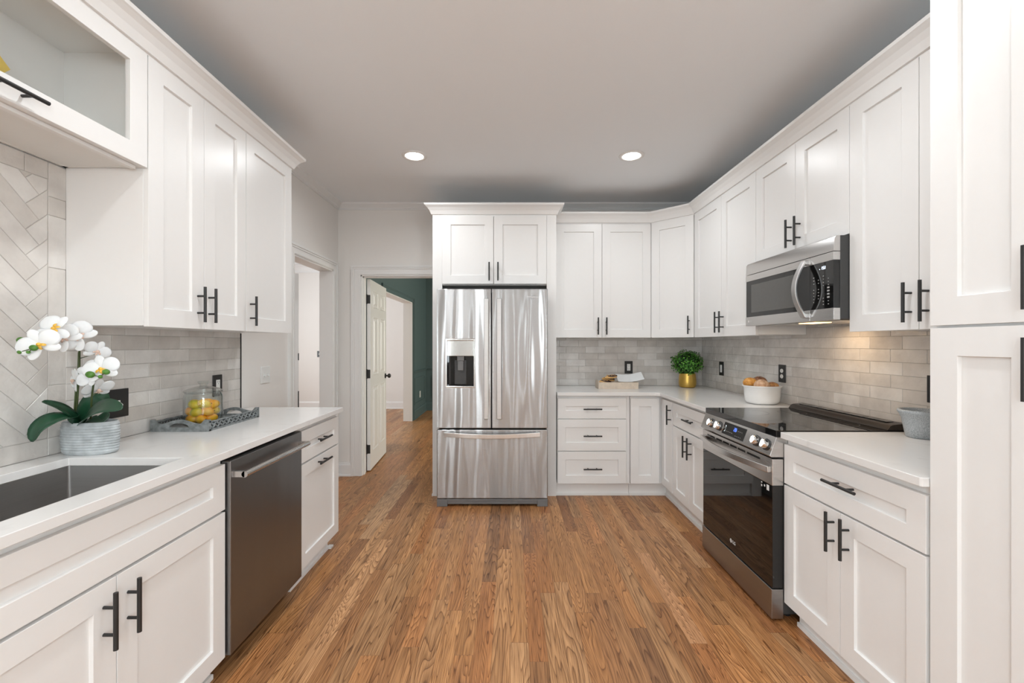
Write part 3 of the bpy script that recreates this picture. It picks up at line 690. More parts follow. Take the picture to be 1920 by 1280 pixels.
# sink
t = thing('kitchen_sink', 'undermount stainless steel sink set in the left countertop', 'sink', (-1.4175, 1.236, CT-0.0015))
bm = BM()
x0, x1, y0, y1, d = -0.222, 0.222, -0.398, 0.398, 0.225
def rr(x0, x1, y0, y1, r, z, n=5):
    out = []
    for cx, cy, a0 in ((x1-r, y0+r, -PI/2), (x1-r, y1-r, 0), (x0+r, y1-r, PI/2), (x0+r, y0+r, PI)):
        for k in range(n+1):
            a = a0+PI/2*k/n; out.append(bm.verts.new((cx+r*math.cos(a), cy+r*math.sin(a), z)))
    return out
ri = [rr(x0-0.02, x1+0.02, y0-0.02, y1+0.02, 0.02, 0), rr(x0, x1, y0, y1, 0.012, 0), rr(x0, x1, y0, y1, 0.012, -d+0.012), rr(x0+0.01, x1-0.01, y0+0.01, y1-0.01, 0.01, -d+0.002), rr(x0+0.03, x1-0.03, y0+0.03, y1-0.03, 0.01, -d)]
for a, b_ in zip(ri, ri[1:]):
    for k in range(len(a)): bm.faces.new((a[k], a[(k+1) % len(a)], b_[(k+1) % len(a)], b_[k]))
bm.faces.new(ri[-1])
o_ = obj('basin', bm, SINKST, t, smooth='auto'); sm = o_.modifiers.new('solid', 'SOLIDIFY'); sm.thickness = 0.0012; sm.offset = -1
bm = BM(); lathe(bm, [(0, 0.001), (0.02, 0.001), (0.022, 0.004), (0.043, 0.005), (0.045, 0.001)], (0, 0, -d), 24); obj('drain', bm, CHROME, t, smooth='auto')
# the base body must leave room for the basin
for o_ in C.objects:
    if o_.parent and o_.parent.name == 'sink_base_cabinet' and o_.name.startswith('body'):
        b_ = BM(); W_ = 0.9675
        box(b_, 0, W_, 0, 0.018, 0.092, CT-0.001); box(b_, 0, 0.018, 0.018, 0.575, 0.092, CT-0.001); box(b_, W_-0.018, W_, 0.018, 0.575, 0.092, CT-0.001); box(b_, 0.018, W_-0.018, 0.018, 0.575, 0.092, 0.11)
        b_.to_mesh(o_.data); b_.free(); break

# ================================================================ refrigerator
t = thing('refrigerator', 'stainless steel french-door refrigerator with water dispenser', 'refrigerator', (-0.603, 3.603, 0), 0)
FW, DT = 0.909, 0.068
bm = BM(); box(bm, 0.008, FW-0.008, DT+0.004, 0.80, 0.03, 1.765); obj('body', bm, DARKBODY, t, bevel=0.004)
for a in (0.02, FW-0.12):
    bm = BM(); box(bm, a, a+0.10, 0.02, 0.16, 1.765, 1.785); obj('hinge_cover', bm, DARKBODY, t, bevel=0.003)
sx_ = 0.4475
hx0, hx1, hz0, hz1 = 0.075, 0.310, 0.978, 1.371
bm = BM(); ring_plate(bm, 0, sx_-0.0025, 0.642, 1.786, hx0, hx1, hz0, hz1, 0, DT)
dl = obj('door', bm, FRSTEEL, t, bevel=0.007, seg=4)
bm = BM(); box(bm, sx_+0.0025, FW, 0, DT, 0.642, 1.786); dr = obj('door', bm, FRSTEEL, t, bevel=0.007, seg=4)
bm = BM(); box(bm, 0, FW, 0, DT, 0.067, 0.632); fd = obj('freezer_drawer', bm, FRSTEEL, t, bevel=0.007, seg=4)
bm = BM(); box(bm, 0, 0.085, 0.004, 0.06, 0, 0.060); box(bm, FW-0.085, FW, 0.004, 0.06, 0, 0.060); box(bm, 0.085, FW-0.085, 0.012, 0.06, 0.018, 0.060); box(bm, 0.0, FW, 0.006, 0.06, 0.045, 0.062); obj('base_grille', bm, GREYP, t, bevel=0.003)
for dd, xc in ((dl, 0.407), (dr, 0.512)):
    bm = BM(); box(bm, xc-0.019, xc+0.019, -0.052, -0.038, 0.725, 1.702)
    box(bm, xc-0.014, xc+0.014, -0.04, 0.001, 0.735, 0.765); box(bm, xc-0.014, xc+0.014, -0.04, 0.001, 1.66, 1.69)
    obj('handle', bm, HANDST, dd, bevel=0.004, seg=3, label='tall flat steel handle')
bm = BM(); pts = []
for k in range(25):
    s = k/24; pts.append((0.06+s*0.785, -0.030-0.022*math.sin(PI*s), 0.598-0.012*math.sin(PI*s)))
ribbon(bm, pts, (0, 0, 1), 0.036, 0.014)
box(bm, 0.063, 0.093, -0.028, 0.001, 0.585, 0.612); box(bm, 0.812, 0.842, -0.028, 0.001, 0.585, 0.612)
obj('handle', bm, STEEL, fd, bevel=0.003, label='long bowed steel handle')
disp = BM(); ring_plate(disp, hx0-0.004, hx1+0.004, hz0-0.004, hz1+0.004, hx0+0.008, hx1-0.008, hz0+0.010, hz1-0.010, -0.003, 0.012)
dp = obj('dispenser', disp, CHROME, dl, bevel=0.003, label='water and ice dispenser with chrome frame')
bm = BM(); box(bm, hx0+0.008, hx1-0.008, 0.058, 0.064, hz0, hz1); box(bm, hx0+0.002, hx0+0.010, 0.004, 0.06, hz0, hz1); box(bm, hx1-0.010, hx1-0.002, 0.004, 0.06, hz0, hz1)
box(bm, hx0, hx1, 0.004, 0.06, hz0, hz0+0.012); box(bm, hx0, hx1, 0.02, 0.06, hz1-0.012, hz1)
obj('dispenser_recess', bm, BGLASS, dl, bevel=0.002)
bm = BM(); box(bm, hx0+0.009, hx1-0.009, 0.003, 0.05, 1.235, hz1-0.011); obj('control_panel', bm, CHROME, dl, bevel=0.002, label='mirror-silver dispenser control panel')
bm = BM(); box(bm, 0.165, 0.222, 0.012, 0.035, 1.195, 1.234); box(bm, 0.168, 0.216, 0.018, 0.026, 1.115, 1.20); obj('dispenser_paddle', bm, GREYP, dl, bevel=0.003)
bm = BM(); box(bm, 0.14, 0.235, 0.054, 0.0585, 1.0, 1.20); obj('splash_plate', bm, DARKBODY, dl, bevel=0.001)
text_mesh('logo', 'Whirlpool', 0.022, PRINT, dr, (0.792, -0.0007, 1.718), (PI/2, 0, 0), 0.0006, 'small raised maker name')
bm = BM()
for k in range(20):
    a0 = k/20*2*PI*0.86+0.5; a1 = (k+1)/20*2*PI*0.86+0.5
    tube(bm, [(0.792+0.021*math.cos(a0), -0.001, 1.718+0.012*math.sin(a0)+0.006*math.cos(a0)), (0.792+0.021*math.cos(a1), -0.001, 1.718+0.012*math.sin(a1)+0.006*math.cos(a1))], 0.0007, 6)
obj('logo_swoosh', bm, GREYP, dr)

# ================================================================ dishwasher
t = left_thing('dishwasher', 'dark stainless dishwasher with bar handle under the left counter', 'dishwasher', 1.7555, -1.155)
DWW = 0.607
bm = BM(); box(bm, 0.004, DWW-0.004, 0.004, 0.56, 0.10, 0.872); box(bm, 0.004, DWW-0.004, 0.004, 0.02, 0.866, 0.884); obj('body', bm, BLACKP, t)
bm = BM(); box(bm, 0.005, DWW-0.003, 0.07, 0.085, 0.0, 0.11); obj('toe_panel', bm, BLACKP, t)
bm = BM(); box(bm, 0.003, DWW-0.004, -0.037, 0.002, 0.088, 0.866); dd = obj('door', bm, DWSTEEL, t, bevel=0.004, seg=3)
bm = BM(); box(bm, 0.008, DWW-0.008, -0.030, 0.0, 0.866, 0.8685); obj('control_strip', bm, BLACKP, dd, bevel=0.001)
bm = BM(); tube(bm, [(0.018, -0.083, 0.808), (DWW-0.03, -0.083, 0.808)], 0.0125, 20)
for xx in (0.018, DWW-0.045): box(bm, xx, xx+0.016, -0.083, -0.036, 0.797, 0.820)
obj('handle', bm, HSTEEL, dd, smooth='auto', label='round steel bar handle')

# ================================================================ range
t = right_thing('range', 'slide-in electric range with black glass cooktop and oven door', 'stove', 2.878, 1.313)
RW = 0.764
def rx(X): return X-1.313     # world x -> local y
bm = BM(); box(bm, 0.006, RW-0.006, 0.0, 0.60, 0.03, 0.90); obj('body', bm, DARKBODY, t, bevel=0.003)
for xx in (0.06, RW-0.06):
    for yy in (0.05, 0.5): bm = BM(); tube(bm, [(xx, yy, 0), (xx, yy, 0.035)], 0.018, 12); obj('levelling_foot', bm, BLACKP, t)
bm = BM(); box(bm, 0, RW, rx(1.277), 0.595, 0.886, 0.9175); ct_ = obj('cooktop', bm, BGLASS, t, bevel=0.002, label='black glass cooktop')
for cx, cy, r in ((0.20, 0.14, 0.105), (0.56, 0.14, 0.085), (0.20, 0.40, 0.075), (0.56, 0.40, 0.10)):
    bm = BM()
    for k in range(40):
        a, a2 = 2*PI*k/40, 2*PI*(k+1)/40
        q = [bm.verts.new((cx+(r+dr_)*math.cos(x), cy+(r+dr_)*math.sin(x), 0.9178)) for x, dr_ in ((a, 0), (a2, 0), (a2, 0.0015), (a, 0.0015))]; bm.faces.new(q)
    obj('burner_ring', bm, GREYP, ct_)
# rear vent trim
bm = BM(); fnv = lambda a, b_, c_: (c_, a, b_)
prism(bm, [(rx(1.815), 0.9178), (rx(1.830), 0.938), (rx(1.845), 0.944), (rx(1.905), 0.950), (rx(1.915), 0.945), (rx(1.915), 0.9178)], 0.004, RW-0.004, fnv)
vt = obj('rear_vent', bm, plain('dark_bronze_metal', (0.045, 0.036, 0.030), 0.3, metal=0.4), t, bevel=0.002, label='black rear vent trim with slots')  # black trim tinted warm to paint its reflections
bm = BM(); xs = [0.05, 0.13, 0.21, 0.32, 0.43, 0.56, 0.63, 0.71]
for a, b_ in zip(xs, xs[1:]): box(bm, a+0.004, b_-0.004, rx(1.855), rx(1.892), 0.9445, 0.9505)
obj('vent_slot', bm, BGLASS, vt)
# slanted control panel
pT, pB = (rx(1.280), 0.886), (rx(1.246), 0.796)
bm = BM(); prism(bm, [(0.03, 0.8855), (pT[0], 0.8855), (pT[0]-0.003, 0.882), pB, (pB[0]+0.006, 0.789), (0.03, 0.789)], 0, RW, fnv); cp = obj('control_panel', bm, HSTEEL, t, bevel=0.0015)
sl = Vector((pT[0]-0.003-pB[0], 0.882-pB[1])); nrm = Vector((-sl.y, sl.x)).normalized(); 
if nrm.x > 0: nrm = -nrm
def onp(f, out):   # point on slanted panel
    p = Vector(pB)+sl*f+nrm*out; return p.x, p.y
tilt = math.atan2(sl.x, sl.y)
bm = BM(); a = onp(0.14, 0.0008); b_ = onp(0.90, 0.0008); c_ = onp(0.90, -0.004); d = onp(0.14, -0.004)
prism(bm, [a, b_, c_, d], 0.272, 0.512, fnv); dsp = obj('display', bm, BGLASS, cp)
def panel_local(o_):
    o_.rotation_euler = (-tilt, 0, 0)
BLUE = emis('blue_led', (0.10, 0.20, 1.0), 2.5)
bm = BM(); seg7(bm, '2', 0, 0, 0.011, 0.020, 0); seg7(bm, '8', 0.015, 0, 0.011, 0.020, 0)
p = onp(0.52, 0.0012); o_ = obj('clock_digits', bm, BLUE, dsp); o_.location = (0.392, p[0], p[1]); panel_local(o_)
bm = BM()
for k in range(5): box(bm, 0.02*k, 0.02*k+0.010, -0.0004, 0, 0, 0.0022)
for k in range(4): box(bm, 0.125+0.018*k, 0.132+0.018*k, -0.0004, 0, 0.022, 0.0245); box(bm, 0.125+0.018*k, 0.132+0.018*k, -0.0004, 0, -0.008, -0.0055)
p = onp(0.35, 0.0012); o_ = obj('touch_labels', bm, DIMPRINT, dsp); o_.location = (0.295, p[0], p[1]); panel_local(o_)
for kx in (0.125, 0.225, 0.625, 0.712):
    bm = BM(); p0 = onp(0.5, 0.0); p1 = onp(0.5, 0.006); p2 = onp(0.5, 0.030)
    tube(bm, [(kx, *p0), (kx, *p1)], 0.0285, 28); o_ = obj('knob', bm, BLACKP, cp, smooth='auto', label='round control knob')
    bm = BM(); tube(bm, [(kx, *p1), (kx, *onp(0.5, 0.027)), (kx, *p2)], [0.0235, 0.0215, 0.0195], 28)
    v = Vector((0, *onp(0.5, 0.028))); v2 = Vector((0, *onp(0.5, 0.038)))
    e = (Vector((0, *onp(0.73, 0)))-Vector((0, *onp(0.27, 0)))).normalized()*0.0185
    for s0, s1 in ((v, v2),):
        q = []
        for pt in (s0, s1):
            for sgx in (-0.005, 0.005):
                for sg in (-1, 1): q.append(bm.verts.new((kx+sgx, pt.y+e.y*sg, pt.z+e.z*sg)))
        for f in ((0, 1, 3, 2), (4, 6, 7, 5), (0, 4, 5, 1), (2, 3, 7, 6), (0, 2, 6, 4), (1, 5, 7, 3)): bm.faces.new([q[i] for i in f])
    obj('grip', bm, CHROME, o_, smooth='auto', label='polished steel knob grip')
# oven door
yF = rx(1.258)
bm = BM(); box(bm, 0.0, RW, yF, 0.0, 0.652, 0.780); od = obj('oven_door', bm, HSTEEL, t, bevel=0.003, label='oven door with steel top band')
bm = BM(); box(bm, 0.002, RW-0.002, yF+0.002, 0.0, 0.158, 0.6515); og = obj('glass_panel', bm, BGLASS, od, bevel=0.002, label='black reflective oven glass')
bm = BM()
for a, b_ in ((0.07, 0.17), (0.19, 0.26), (0.275, 0.345), (0.36, 0.43), (0.445, 0.52), (0.54, 0.66)): box(bm, a, b_, yF-0.0006, yF+0.001, 0.752, 0.762)
obj('vent_slot', bm, BGLASS, od)
bm = BM(); pts = [(0.012+s/28*(RW-0.024), yF-0.012-0.048*math.sin(PI*s/28), 0.728) for s in range(29)]
ribbon(bm, pts, (0, 0, 1), 0.032, 0.014); box(bm, 0.008, 0.03, yF-0.02, yF+0.001, 0.713, 0.743); box(bm, RW-0.03, RW-0.008, yF-0.02, yF+0.001, 0.713, 0.743)
obj('handle', bm, HSTEEL, od, bevel=0.004, seg=3, label='bowed steel oven handle')
RZ3 = (PI/2, 0, 0)
text_mesh('logo', 'LG', 0.026, PRINT, og, (0.40, yF+0.0015, 0.212), RZ3, 0.0004, 'small white LG mark')
bm = BM()
for k in range(24):
    a0, a1 = 2*PI*k/24, 2*PI*(k+1)/24
    vs = [bm.verts.new((0.365+r*math.cos(a), yF+0.0013, 0.212+r*math.sin(a))) for a, r in ((a0, 0), (a0, 0.0115), (a1, 0.0115))]; bm.faces.new(vs)
lb = obj('logo_badge', bm, PRINT, og)
bm = BM(); box(bm, 0.3640, 0.3655, yF+0.0004, yF+0.0012, 0.208, 0.218); box(bm, 0.3640, 0.369, yF+0.0004, yF+0.0012, 0.207, 0.2085); obj('logo_face', bm, BGLASS, lb)
bm = BM(); box(bm, 0.715, 0.735, yF+0.0012, yF+0.002, 0.618, 0.645); box(bm, 0.692, 0.702, yF+0.0012, yF+0.002, 0.628, 0.638); box(bm, 0.668, 0.677, yF+0.0012, yF+0.002, 0.640, 0.646); box(bm, 0.668, 0.677, yF+0.0012, yF+0.002, 0.622, 0.632)
obj('sticker', bm, PRINT, og, label='small white energy label on the oven glass')
bm = BM(); box(bm, 0.0, RW, yF-0.003, 0.0, 0.012, 0.154); obj('storage_drawer', bm, steel('range_drawer_steel', (0.36, 0.35, 0.34), 0.3, False), t, bevel=0.003, label='dark steel storage drawer')

# ================================================================ microwave
t = right_thing('microwave', 'over-the-range stainless microwave with curved vertical handle', 'microwave', 2.866, 1.533)
MW = 0.779
bm = BM(); box(bm, 0.0, MW, 0.032, 0.395, 1.452, 1.850); bd = obj('body', bm, DARKBODY, t, bevel=0.002)
bm = BM(); prism(bm, [(0.0, 1.776), (0.032, 1.776), (0.032, 1.850), (0.012, 1.850), (0.004, 1.838)], 0, MW, fnv); obj('vent_panel', bm, HSTEEL, t, bevel=0.0015, label='steel upper vent band')
bm = BM(); box(bm, 0.0, 0.611, 0.0, 0.032, 1.734, 1.7735); box(bm, 0.0, 0.611, 0.0, 0.032, 1.449, 1.506)
box(bm, 0.613, MW, 0.0, 0.032, 1.734, 1.7735); box(bm, 0.613, MW, 0.0, 0.032, 1.449, 1.506); md = obj('door', bm, HSTEEL, t, bevel=0.0015, label='door with steel top and bottom bands')
bm = BM(); box(bm, 0.003, 0.611, 0.002, 0.031, 1.506, 1.734); wn_ = obj('window', bm, BGLASS, md, bevel=0.001)
bm = BM(); box(bm, 0.062, 0.505, 0.0015, 0.004, 1.532, 1.708); obj('window_screen', bm, MWGLASS, md, label='grey mesh viewing window')
bm = BM(); box(bm, 0.613, MW-0.003, 0.002, 0.031, 1.506, 1.734); kp = obj('control_panel', bm, BGLASS, t, bevel=0.001)
LED = emis('white_led', (0.75, 0.85, 1.0), 4)
bm = BM(); seg7(bm, '1', 0.693, 1.700, 0.007, 0.014, 0.0018); seg7(bm, '5', 0.706, 1.700, 0.008, 0.014, 0.0018); seg7(bm, '1', 0.715, 1.700, 0.007, 0.014, 0.0018); box(bm, 0.681, 0.684, 0.001, 0.0018, 1.701, 1.704)
obj('clock_digits', bm, LED, kp)
bm = BM()
for zi in range(10):
    z = 1.665-zi*0.0155
    for xi in range(4):
        x = 0.640+xi*0.034; big = (xi == 3 and 3 < zi < 8)
        if random.random() < 0.25 and not big: continue
        wd_ = 0.016 if big else random.uniform(0.004, 0.009)
        box(bm, x-wd_/2, x+wd_/2, 0.0014, 0.0018, z, z+(0.008 if big else 0.0035))
obj('keypad_print', bm, DIMPRINT, kp)
bm = BM(); pts = [(0.588, -0.014-0.050*math.sin(PI*k/24), 1.470+0.290*k/24) for k in range(25)]
ribbon(bm, pts, (1, 0, 0), 0.034, 0.013); box(bm, 0.573, 0.603, -0.016, 0.002, 1.466, 1.490); box(bm, 0.573, 0.603, -0.016, 0.002, 1.740, 1.762)
obj('handle', bm, HANDST, md, bevel=0.004, seg=3, label='curved vertical steel handle')
bm = BM()
for k in range(24):
    a0, a1 = 2*PI*k/24, 2*PI*(k+1)/24
    vs = [bm.verts.new((0.036+r*math.cos(a), -0.0006, 1.478+r*math.sin(a))) for a, r in ((a0, 0), (a0, 0.008), (a1, 0.008))]; bm.faces.new(vs)
obj('logo_badge', bm, PRINT, md)
text_mesh('logo', 'LG', 0.017, PRINT, md, (0.060, -0.0006, 1.478), RZ3, 0.0003)
bm = BM(); box(bm, 0.03, MW-0.03, 0.05, 0.37, 1.4475, 1.4525); fl = obj('grease_filter', bm, HSTEEL, t)
bm = BM(); box(bm, 0.42, 0.56, 0.07, 0.15, 1.445, 1.4478); obj('task_lamp', bm, emis('warm_lamp_lens', (1.0, 0.62, 0.25), 5), t, label='glowing warm lamp lens')
area('microwave_lamp', (1.533+0.15, 2.866-0.42, 1.440), (0, 0, 0), 0.40, 0.16, 1.15, (1.0, 0.70, 0.42))

# ================================================================ ceiling lights
cans = [(-0.722, 3.31), (0.911, 3.31), (-0.722, 1.55), (0.911, 1.55), (-0.722, -0.2), (0.911, -0.2), (-0.722, -1.9), (0.911, -1.9)]
CLAB = ['recessed ceiling downlight left of the fridge, lit', 'recessed ceiling downlight above the drawer cabinet on the right, lit']
LENS = emis('downlight_lens', (1.0, 0.97, 0.92), 14)
c0 = None
for i, (x, y) in enumerate(cans):
    lab = CLAB[i] if i < 2 else 'recessed ceiling downlight out of the picture, nearer than the microwave'
    t = thing('recessed_downlight', lab, 'ceiling light', (x, y, ZC), 0, 'recessed downlights')
    bm = BM(); lathe(bm, [(0.068, -0.0005), (0.066, -0.006), (0.078, -0.0085), (0.092, -0.0055), (0.094, -0.0005)], (0, 0, 0), 40); obj('trim_ring', bm, TRIMW, t, smooth=True)
    bm = BM(); lathe(bm, [(0, -0.0040), (0.067, -0.0040)], (0, 0, 0), 40); obj('lens', bm, LENS, t, label='glowing lens')
    area('downlight_lamp', (x, y, ZC-0.012), (0, 0, 0), 0.12, 0.12, CAN_W, (0.93, 0.97, 1.0), 'DISK', spread=math.radians(165))

# ================================================================ wall plates
def plate(name, label, loc, rz, mat, kind, w_=0.080, h_=0.126, cat=None):
    t = thing(name, label, cat or ('outlet' if 'outlet' in name else 'switch'), loc, rz)
    bm = BM(); box(bm, -w_/2, w_/2, -0.006, 0.0, -h_/2, h_/2); obj('cover_plate', bm, mat, t, bevel=0.002)
    if kind in ('decora', 'rocker'):
        bm = BM(); box(bm, -0.0165, 0.0165, -0.0085, -0.005, -0.034, 0.034); r = obj('receptacle' if kind == 'decora' else 'rocker', bm, PLUGW, t, bevel=0.0012)
        if kind == 'decora':
            bm = BM()
            for z in (-0.019, 0.019):
                box(bm, -0.008, -0.0055, -0.0089, -0.008, z-0.001, z+0.008); box(bm, 0.0055, 0.008, -0.0089, -0.008, z, z+0.007); box(bm, -0.002, 0.002, -0.0089, -0.008, z-0.010, z-0.006)
            obj('slot', bm, BLACKP, r)
    elif kind == 'duplex':
        for z in (-0.0195, 0.0195):
            bm = BM(); lathe(bm, [(0.0, 0.003), (0.0155, 0.003), (0.017, 0.001), (0.017, 0)], (0, 0, 0), 24, 1, 0.88)
            for v in bm.verts: v.co = Vector((v.co.x, -0.0055-v.co.z, v.co.y+z))
            r = obj('receptacle', bm, PLUGW, t, smooth='auto')
            bm = BM(); box(bm, -0.007, -0.005, -0.0090, -0.0083, z, z+0.008); box(bm, 0.005, 0.007, -0.0090, -0.0083, z, z+0.007); box(bm, -0.0018, 0.0018, -0.009, -0.0083, z-0.009, z-0.005); obj('slot', bm, BLACKP, r)
    else:
        xs = (0,) if kind == 'toggle' else (-0.023, 0.023)
        for x in xs:
            bm = BM(); box(bm, x-0.0055, x+0.0055, -0.0075, -0.005, -0.0125, 0.0125); prism(bm, [(-0.006, -0.006), (-0.020, -0.012), (-0.021, -0.005), (-0.006, 0.006)], x-0.0045, x+0.0045, fnv)
            obj('toggle', bm, PLUGW, t, bevel=0.0008, label='small white toggle')
    return t
zw = 0.009
plate('wall_outlet', 'black outlet plate on the back tile above the wooden box', (1.194, YB-zw, 1.098), 0, BLACKP, 'decora')
plate('light_switch', 'black plate with white rocker on the tile right of the potted plant', (XR-zw, 4.031, 1.108), RR, BLACKP, 'rocker')
plate('wall_outlet', 'black duplex outlet plate on the tile behind the bread bowl', (XR-zw, 3.130, 1.123), RR, BLACKP, 'duplex')
plate('wall_outlet', 'black outlet plate half hidden by the pantry', (XR-zw, 2.000, 1.126), RR, BLACKP, 'duplex')
plate('light_switch', 'square black toggle switch plate behind the orchid', (XL+zw, 1.945, 1.072), RL, BLACKP, 'toggle', w_=0.10, h_=0.125)
plate('wall_outlet', 'black outlet plate on the tile behind the glass jar', (XL+zw, 2.603, 1.088), RL, BLACKP, 'decora')
plate('light_switch', 'white double toggle plate on the wall left of the cased opening', (XL, 3.130, 1.115), RL, PLUGW, 'double', w_=0.116, h_=0.118)
plate('light_switch', 'small black switch plate on the far foyer wall', (-3.937, 9.06, 1.125), 0, BLACKP, 'toggle')
plate('wall_outlet', 'white outlet plate low on the teal dining wall', (GX, 8.27, 0.39), RL, PLUGW, 'decora', w_=0.075, h_=0.12)

# ================================================================ interior doors
def panel_door(root, W_, Hh=2.01, th=0.035):
    bm = BM(); box(bm, 0, W_, -th, 0, 0.012, Hh)
    leaf = obj('leaf', bm, TRIMW, root, bevel=0.0015)
    st = 0.11; cw = (W_-3*st)/2
    for (z0, z1) in ((0.20, 0.88), (1.0, 1.62), (1.72, 1.90)):
        for k in range(2):
            a = st+k*(cw+st)
            for yf, sg in ((-th, -1), (0, 1)):
                bm = BM()
                def rq(i, y): return [bm.verts.new(p) for p in ((a+i, y, z0+i), (a+cw-i, y, z0+i), (a+cw-i, y, z1-i), (a+i, y, z1-i))]
                A = [rq(0, yf), rq(0.004, yf+sg*0.006), rq(0.012, yf+sg*0.001), rq(0.030, yf+sg*0.0012), rq(0.045, yf+sg*0.008)]
                for p, q in zip(A, A[1:]):
                    for j in range(4): bm.faces.new((p[j], p[(j+1) % 4], q[(j+1) % 4], q[j]))
                bm.faces.new(A[-1]); obj('panel', bm, TRIMW, leaf)
    return leaf
p0 = Vector((-1.497, 4.592)); p1 = Vector((-1.552, 5.372)); da = math.atan2(p1.y-p0.y, p1.x-p0.x)
t = thing('door_1', 'white six-panel door with black knob standing open into the teal room', 'door', (p0.x, p0.y, 0), da); t['kind'] = 'structure'; del t['category']
lf = panel_door(t, (p1-p0).length)
for z in (0.235, 1.02, 1.80):
    bm = BM(); box(bm, -0.004, 0.0005, -0.034, -0.002, z-0.045, z+0.045); box(bm, -0.0045, 0.0, -0.002, 0.022, z-0.045, z+0.045); tube(bm, [(-0.004, 0.0, z-0.05), (-0.004, 0.0, z+0.05)], 0.006, 10); obj('hinge', bm, BLACK, t)
Wd = (p1-p0).length
for sg in (-1, 1):
    bm = BM(); y0 = 0 if sg > 0 else -0.035
    tube(bm, [(Wd-0.06, y0, 0.95), (Wd-0.06, y0+sg*0.008, 0.95)], 0.03, 20); tube(bm, [(Wd-0.06, y0, 0.95), (Wd-0.06, y0+sg*0.03, 0.95)], 0.010, 12)
    ellipsoid(bm, (Wd-0.06, y0+sg*0.048, 0.95), (0.027, 0.022, 0.027)); obj('knob', bm, BLACK, t, smooth='auto', label='black door knob')
# foyer door seen edge on
p0 = Vector((-2.130, 4.42)); da = math.atan2(4.42, -2.137)
t = thing('door_2', 'white door seen edge-on through the cased opening in the left wall', 'door', (p0.x, p0.y, 0), da); t['kind'] = 'structure'; del t['category']
bm = BM(); box(bm, 0, 0.76, -0.002, 0.032, 0.012, 2.04); obj('leaf', bm, TRIMW, t, bevel=0.001)
for z0, z1 in ((1.17, 1.24), (0.66, 0.86)):
    bm = BM(); box(bm, -0.003, 0.0005, -0.006, 0.004, z0, z1); obj('hinge', bm, BLACK, t)

